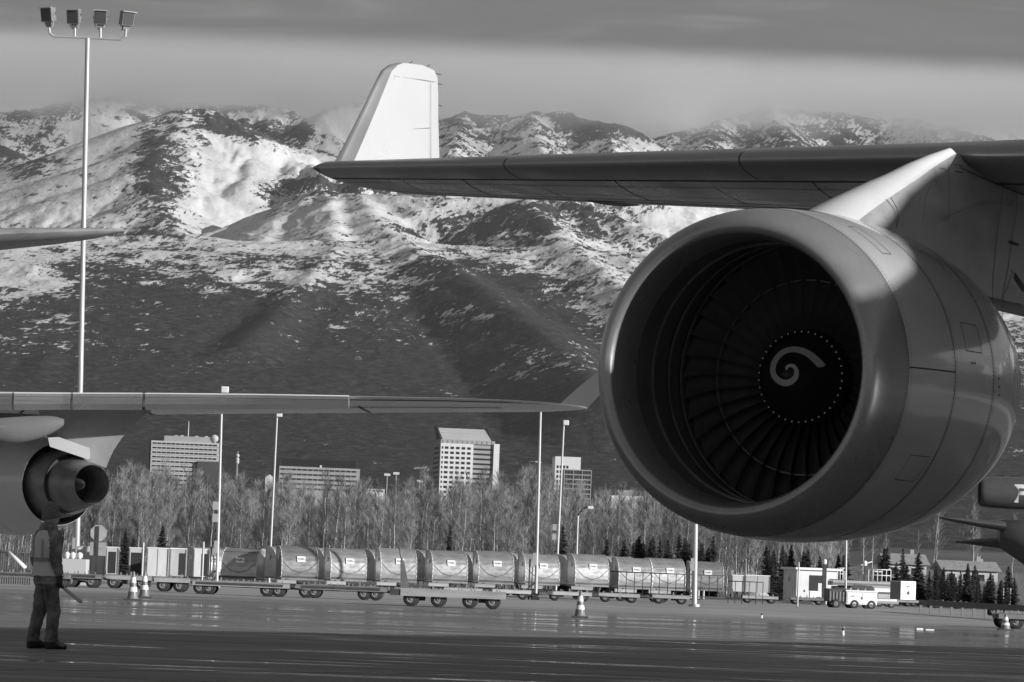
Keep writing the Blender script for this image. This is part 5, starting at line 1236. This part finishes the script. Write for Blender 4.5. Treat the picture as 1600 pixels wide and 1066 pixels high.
# ------------------------------------------------------------------ tail of a third aircraft at the right edge
def right_aircraft():
    Y = 280; s = FPX/Y; a = base_px(1525, Y); r = empty('distant_aircraft', a, 0, 'tail of a freighter cut by the right edge, white lettering on its dark tail engine', 'aircraft')
    M_DK = mat('dark_livery_paint', .085, .25, 0, .08, .5, coat=.4); M_LT = mat('pale_tail_paint', .08, .4, 0, .12, .6)
    X = lambda px: (px-1525)/s; zt, zb = zat(1560, 745, Y), zat(1560, 795, Y); rc = (zt-zb)/2; zc = (zt+zb)/2
    eng = MB().lathe(smooth_prof([(0, rc*.80), (X(1532), rc*.93), (X(1567), rc), (X(1567)+.01, rc)], 4), 'x', 48, (0, 0, zc)).build('exhaust_section', M_DK, r)
    MB().lathe([(0, rc*.80), (.4, rc*.72), (1, .6)], 'x', 48, (0, 0, zc)).build('exhaust_nozzle', M_DIM, r)
    MB().lathe([(X(1567)+.02, rc*1.0), (X(1567)+.1, rc*1.0)], 'x', 48, (0, 0, zc)).build('cowl_ring', M_ALU, r)
    MB().lathe([(X(1567)+.11, rc), (X(1640), rc*1.05), (X(1720), rc*1.05), (X(1760), rc*.9)], 'x', 48, (0, 0, zc)).build('engine_cowl', M_DK, r)
    t = text_mesh('FedEx', 27/s, M_LABEL, .0, .07)
    for v in t.vertices: v.co.y = -math.sqrt(max(.01, (rc*1.03+.02)**2-(v.co.z-13.5/s+.0)**2))
    link('lettering', t, r, (X(1575), 0, zc-13.5/s))
    # fin above the engine, tail cone below
    rows = []
    for px, t, b in ((1557, 815, 852), (1562, 812, 858), (1600, 812, 884), (1660, 808, 925), (1760, 806, 960)):
        z1, z0 = zat(px, t, Y), zat(px, b, Y); z0 = max(z0, .9); rows.append([(X(px), (z1-z0)*.46*math.cos(2*math.pi*i/32), (z0+z1)/2+(z1-z0)/2*math.sin(2*math.pi*i/32)) for i in range(32)])
    o = MB().grid(rows, True, True); o.add(rows[0], [tuple(range(32))]); o.build('tail_cone', M_LT, r)
    def blade(pts, nm, d0=-2.2, d1=0):
        rr = []
        for px, t, b, dy in pts:
            z1, z0 = zat(px, t, Y), zat(px, b, Y); zm = (z0+z1)/2; h = (z1-z0)/2; rr.append([(X(px), dy+1.4*math.cos(2*math.pi*i/12), zm+h*math.sin(2*math.pi*i/12)) for i in range(12)])
        MB().grid(rr, True, True).build(nm, M_LT, r)
    blade([(1458, 809, 811, -3.2), (1480, 810, 817, -3), (1520, 813, 824, -2.2), (1562, 815, 830, -1)], 'tailplane')
    blade([(1500, 845, 847, 3), (1530, 841, 852, 2.4), (1575, 838, 858, 1.2)], 'elevator')
    rr = []
    for px, t, b in ((1590, 735, 745), (1660, 640, 745), (1750, 560, 745)): pass
    MB().add([(X(1640), -.25, zc+rc*.9), (X(1760), -.25, zc+rc*.9), (X(1700), -.12, zc+9), (X(1660), -.12, zc+9), (X(1640), .25, zc+rc*.9), (X(1760), .25, zc+rc*.9), (X(1700), .12, zc+9), (X(1660), .12, zc+9)], [(0, 1, 2, 3), (7, 6, 5, 4), (0, 4, 5, 1), (1, 5, 6, 2), (2, 6, 7, 3), (3, 7, 4, 0)]).build('tail_fin', M_DK, r)
    MB().box(X(1640), X(1760), -.35, .35, zat(1640, 820, Y), zc-rc*.8).build('engine_mount', M_LT, r)
    rows = []
    for x, q, z in ((X(1760), 2.6, 4.5), (X(1760)+6, 3, 4.4), (X(1760)+30, 3, 4.4), (X(1760)+38, .4, 4)): rows.append([(x, q*math.cos(2*math.pi*i/32), z+q*math.sin(2*math.pi*i/32)) for i in range(32)])
    MB().grid(rows, True, True).build('fuselage', M_LT, r)
    MB().tube((X(1760)+14, 0, .1), (X(1760)+14, 0, 2), .4).build('landing_gear', M_STEEL, r)
right_aircraft()

# ------------------------------------------------------------------ the worker
def person():
    M_JK = mat('dark_winter_jacket', .24, .85, 0, .8, 7, (1, 1, 1), bmp=.5); M_TR = mat('dark_trousers', .16, .8, 0, .8, 6, bmp=.5); M_VEST = mat('hi_vis_vest', .68, .75, 0, .10, 6, bmp=.2)
    M_TAPE = mat('vest_tape', .28, .4, 0, .05, 8); M_KNIT = mat('knitted_hat', .20, .95, 0, .35, 30, (1, 1, 2), bmp=.6); M_MASK = mat('face_cover', .45, .9, 0, .15, 20, bmp=.3); M_SKIN = mat('skin', .30, .55, 0, .08, 10); M_BOOT = mat('work_boot', .03, .6, 0, .3, 8); M_GLOVE = mat('work_glove', .05, .8, 0, .3, 10)
    g = G(68, 1014); root = empty('person', (g.x, g.y, 0), R(-52), 'worker in dark winter clothes, hi vis vest and knitted hat, holding a marshalling wand', 'person')
    # body: one skinned surface (x right, y forward)
    J = {}; V, E, RD = [], [], []
    def j(n, co, r, par=None):
        J[n] = len(V); V.append(co); RD.append(r)
        if par: E.append((J[par], J[n]))
    j('pelvis', (0, 0, .93), .155); j('waist', (0, .0, 1.08), .145, 'pelvis'); j('chest', (0, .01, 1.30), .17, 'waist'); j('collar', (0, .0, 1.46), .10, 'chest'); j('neck', (0, .015, 1.53), .06, 'collar'); j('skull', (0, .03, 1.63), .088, 'neck'); j('crown', (0, .03, 1.69), .075, 'skull')
    for s, n in ((-1, 'l'), (1, 'r')):
        j('sh'+n, (s*.17, 0, 1.41), .085, 'chest'); j('el'+n, (s*.235, -.03, 1.14), .062, 'sh'+n); j('wr'+n, (s*.225, .06, .91), .045, 'el'+n)
        j('hip'+n, (s*.095, 0, .86), .105, 'pelvis'); j('kn'+n, (s*.115+.0, .02+.05*s, .49), .078, 'hip'+n); j('an'+n, (s*.12, -.03+.07*s, .11), .06, 'kn'+n); j('toe'+n, (s*.135, .10+.07*s, .055), .05, 'an'+n); j('tip'+n, (s*.145, .17+.07*s, .05), .04, 'toe'+n)
    me = bpy.data.meshes.new('body'); me.from_pydata(V, E, []); o = link('body', me, root); me.materials.append(M_JK)
    sk = o.modifiers.new('skin', 'SKIN'); sk.use_smooth_shade = True
    for i, v in enumerate(me.skin_vertices[0].data): v.radius = (RD[i], RD[i]); v.use_root = (i == 0)
    root.scale = (.93, .93, 1.0)
    o.modifiers.new('sub', 'SUBSURF').levels = 2; o.modifiers['sub'].render_levels = 2
    def shell(name, secs, mt, n=28, par=root, open_=False):
        rows = []
        for z, cx, cy, rx, ry in secs: rows.append([(cx+rx*math.cos(2*math.pi*i/n)*(1+.03*math.sin(5*i+z*31)), cy+ry*math.sin(2*math.pi*i/n)*(1+.03*math.cos(3*i+z*23)), z+.006*math.sin(i*1.7+z*9)) for i in range(n)])
        return MB().grid(rows, True, True).build(name, mt, par)
    def limb(name, pts, mt, n=18, wr=.11, par=root):
        rows = []; m = len(pts)
        K = 5; pp = smooth_prof4(pts, K)
        for i, (x, y, z, r) in enumerate(pp):
            q = pp[min(i+1, len(pp)-1)]; p = pp[max(i-1, 0)]; d = Vector((q[0]-p[0], q[1]-p[1], q[2]-p[2])).normalized(); a = d.cross(Vector((0, 1, .1))).normalized(); b = d.cross(a)
            rows.append([tuple(Vector((x, y, z))+(a*math.cos(2*math.pi*k/n)+b*math.sin(2*math.pi*k/n))*r*(1+wr*math.sin(i*2.3+k*1.1)*math.sin(i*.9))) for k in range(n)])
        return MB().grid(rows, True, True).build(name, mt, par)
    def smooth_prof4(p, k):
        out = []
        for i in range(len(p)-1):
            a, b, c, d = p[max(i-1, 0)], p[i], p[i+1], p[min(i+2, len(p)-1)]
            for q in range(k):
                t = q/k; out.append(tuple(.5*((2*y)+(-x+z)*t+(2*x-5*y+4*z-w)*t*t+(-x+3*y-3*z+w)*t**3) for x, y, z, w in zip(a, b, c, d)))
        return out+[p[-1]]
    shell('jacket', [(.80, 0, 0, .205, .155), (.84, 0, 0, .215, .165), (.92, 0, 0, .21, .16), (1.02, 0, 0, .20, .155), (1.15, 0, 0, .205, .16), (1.30, 0, .0, .222, .165), (1.40, 0, 0, .20, .15), (1.46, 0, 0, .15, .12), (1.50, 0, 0, .10, .10)], M_JK)
    shell('collar', [(1.46, 0, -.01, .125, .12), (1.50, 0, -.01, .12, .12), (1.545, 0, -.005, .105, .11), (1.56, 0, 0, .09, .095)], M_JK)
    v = shell('vest', [(.90, 0, -.005, .232, .182), (.94, 0, -.005, .228, .180), (1.05, 0, 0, .218, .172), (1.18, 0, 0, .222, .176), (1.30, 0, 0, .236, .180), (1.37, 0, 0, .222, .168), (1.43, 0, 0, .178, .142), (1.465, 0, 0, .14, .125)], M_VEST)
    shell('waist_tape', [(1.075, 0, 0, .226, .180), (1.125, 0, 0, .226, .180)], M_TAPE, par=v)
    for s in (-1, 1): MB().box(s*.11-.022, s*.11+.022, -.186, -.178, 1.13, 1.36).build('shoulder_tape', M_REFL2, v)
    for s, n in ((-1, 'l'), (1, 'r')):
        limb('sleeve', [(s*.155, 0, 1.425, .085), (s*.205, -.005, 1.35, .098), (s*.245, -.025, 1.22, .082), (s*.25, -.03, 1.12, .078), (s*.245, .015, 1.0, .068), (s*.228, .055, .93, .055)], M_JK)
        limb('trouser_leg', [(s*.085, 0, .93, .115), (s*.092, .01, .78, .112), (s*.10, .01+.03*s, .60, .096), (s*.106, .02+.045*s, .47, .092), (s*.112, -.01+.06*s, .30, .082), (s*.118, -.025+.068*s, .16, .084), (s*.12, -.025+.07*s, .09, .096)], M_TR)
        yb = -.02+.07*s
        rows = []
        for y, w, h in ((-.085, .03, .07), (-.075, .045, .13), (-.02, .05, .15), (.05, .05, .13), (.12, .052, .10), (.18, .048, .08), (.215, .03, .055), (.222, .01, .03)):
            rows.append([(s*.125+w*math.cos(2*math.pi*k/16), yb+y, max(.002, h*.5+h*.55*math.sin(2*math.pi*k/16))) for k in range(16)])
        b = MB().grid(rows, True, True); b.add(rows[0], [tuple(range(16))]); b.build('boot', M_BOOT, root)
        # gloved hand: palm and five fingers closed round the wand / relaxed
        hx, hy, hz = s*.225, .065, .885
        hr = MB()
        rows = []
        for z, rx, ry in ((.03, .03, .032), (0, .036, .040), (-.04, .034, .046), (-.075, .026, .044), (-.085, .01, .02)): rows.append([(hx+rx*math.cos(2*math.pi*k/12), hy+ry*math.sin(2*math.pi*k/12), hz+z) for k in range(12)])
        hr.grid(rows, True, True); hand = hr.build('hand', M_GLOVE, root)
        for f in range(4):
            y = hy+.034-.023*f; L_ = (.034, .038, .036, .028)[f]; a = Vector((hx-s*.005, y, hz-.07)); b = a+Vector((-s*.012, .004, -L_)); c = b+Vector((-s*.030, .006, -.004)); d = c+Vector((-s*.010, .0, .022))
            MB().tube(a, b, .0105, .010, 8).tube(b, c, .010, .0095, 8).tube(c, d, .0095, .008, 8).build('finger', M_GLOVE, hand)
        a = Vector((hx-s*.01, hy+.035, hz-.01)); b = a+Vector((-s*.022, .022, -.028)); c = b+Vector((-s*.006, .004, -.026)); MB().tube(a, b, .013, .011, 8).tube(b, c, .011, .009, 8).build('thumb', M_GLOVE, hand)
    # head turned to the right of the picture
    head = empty('head', (0, .02, -.262), R(-6), parent=root); head.scale = (1.16, 1.16, 1.165)
    rows = []
    for z, rx, yb, yf in ((1.53, .055, -.05, .06), (1.555, .062, -.065, .085), (1.58, .068, -.080, .098), (1.61, .072, -.090, .100), (1.64, .076, -.098, .098), (1.67, .078, -.1, .096), (1.70, .074, -.095, .088), (1.73, .06, -.08, .07)):
        rows.append([(rx*math.cos(2*math.pi*k/24), (yb+yf)/2+(yf-yb)/2*math.sin(2*math.pi*k/24), z) for k in range(24)])
    MB().grid(rows, True, True).build('face_cover', M_MASK, head)
    MB().grid([[(.05*math.cos(a)*w, .085+.028*math.sin(a)*w+.0, z) for a in [math.pi*k/10 for k in range(11)]] for z, w in ((1.635, 1), (1.65, 1.05), (1.665, 1.02))]).build('face', M_SKIN, head)
    MB().lathe([(-.02, .006), (0, .013), (.02, .008)], 'z', 8, (0, .112, 1.625)).build('nose', M_MASK, head)
    for s in (-1, 1): MB().lathe([(-.005, .001), (0, .008), (.005, .001)], 'y', 8, (s*.03, .112, 1.652)).build('eye', M_INK, head)
    rows = []
    for z, r in ((1.612, .090), (1.63, .094), (1.66, .096), (1.70, .095), (1.735, .088), (1.765, .070), (1.785, .042), (1.794, .005)): rows.append([(r*.86*math.cos(2*math.pi*k/32)*(1+.015*math.sin(k*8)), -.004+r*1.04*math.sin(2*math.pi*k/32), z+(.018*math.sin(2*math.pi*k/32) if z < 1.68 else 0)) for k in range(32)])
    h = MB().grid(rows, True, True).build('knitted_hat', M_KNIT, head)
    rows = []
    for z, r in ((1.607, .093), (1.62, .099), (1.645, .100), (1.66, .097)): rows.append([(r*.87*math.cos(2*math.pi*k/32), -.004+r*1.04*math.sin(2*math.pi*k/32), z+.018*math.sin(2*math.pi*k/32)) for k in range(32)])
    MB().grid(rows, True, True).build('hat_cuff', M_KNIT, h)
    # wand in the right hand
    hw = root.matrix_basis @ Vector((.215, .068, .80)); tip = P(126, 940, hw.y-.10)
    d = (tip-hw).normalized(); r = empty('marshalling_wand', hw, 0, 'pale marshalling wand held low in the right hand of the worker', 'wand')
    MB().tube(-d*.07, d*.08, .019, .019, 12).build('handle', M_INK, r); MB().tube(d*.08, tip-hw, .020, .026, 14).tube(tip-hw, tip-hw+d*.02, .026, .015, 14).build('tube', M_REFL2, r)
M_REFL2 = mat('frosted_wand_plastic', .55, .35, 0, .05, 10)
person()
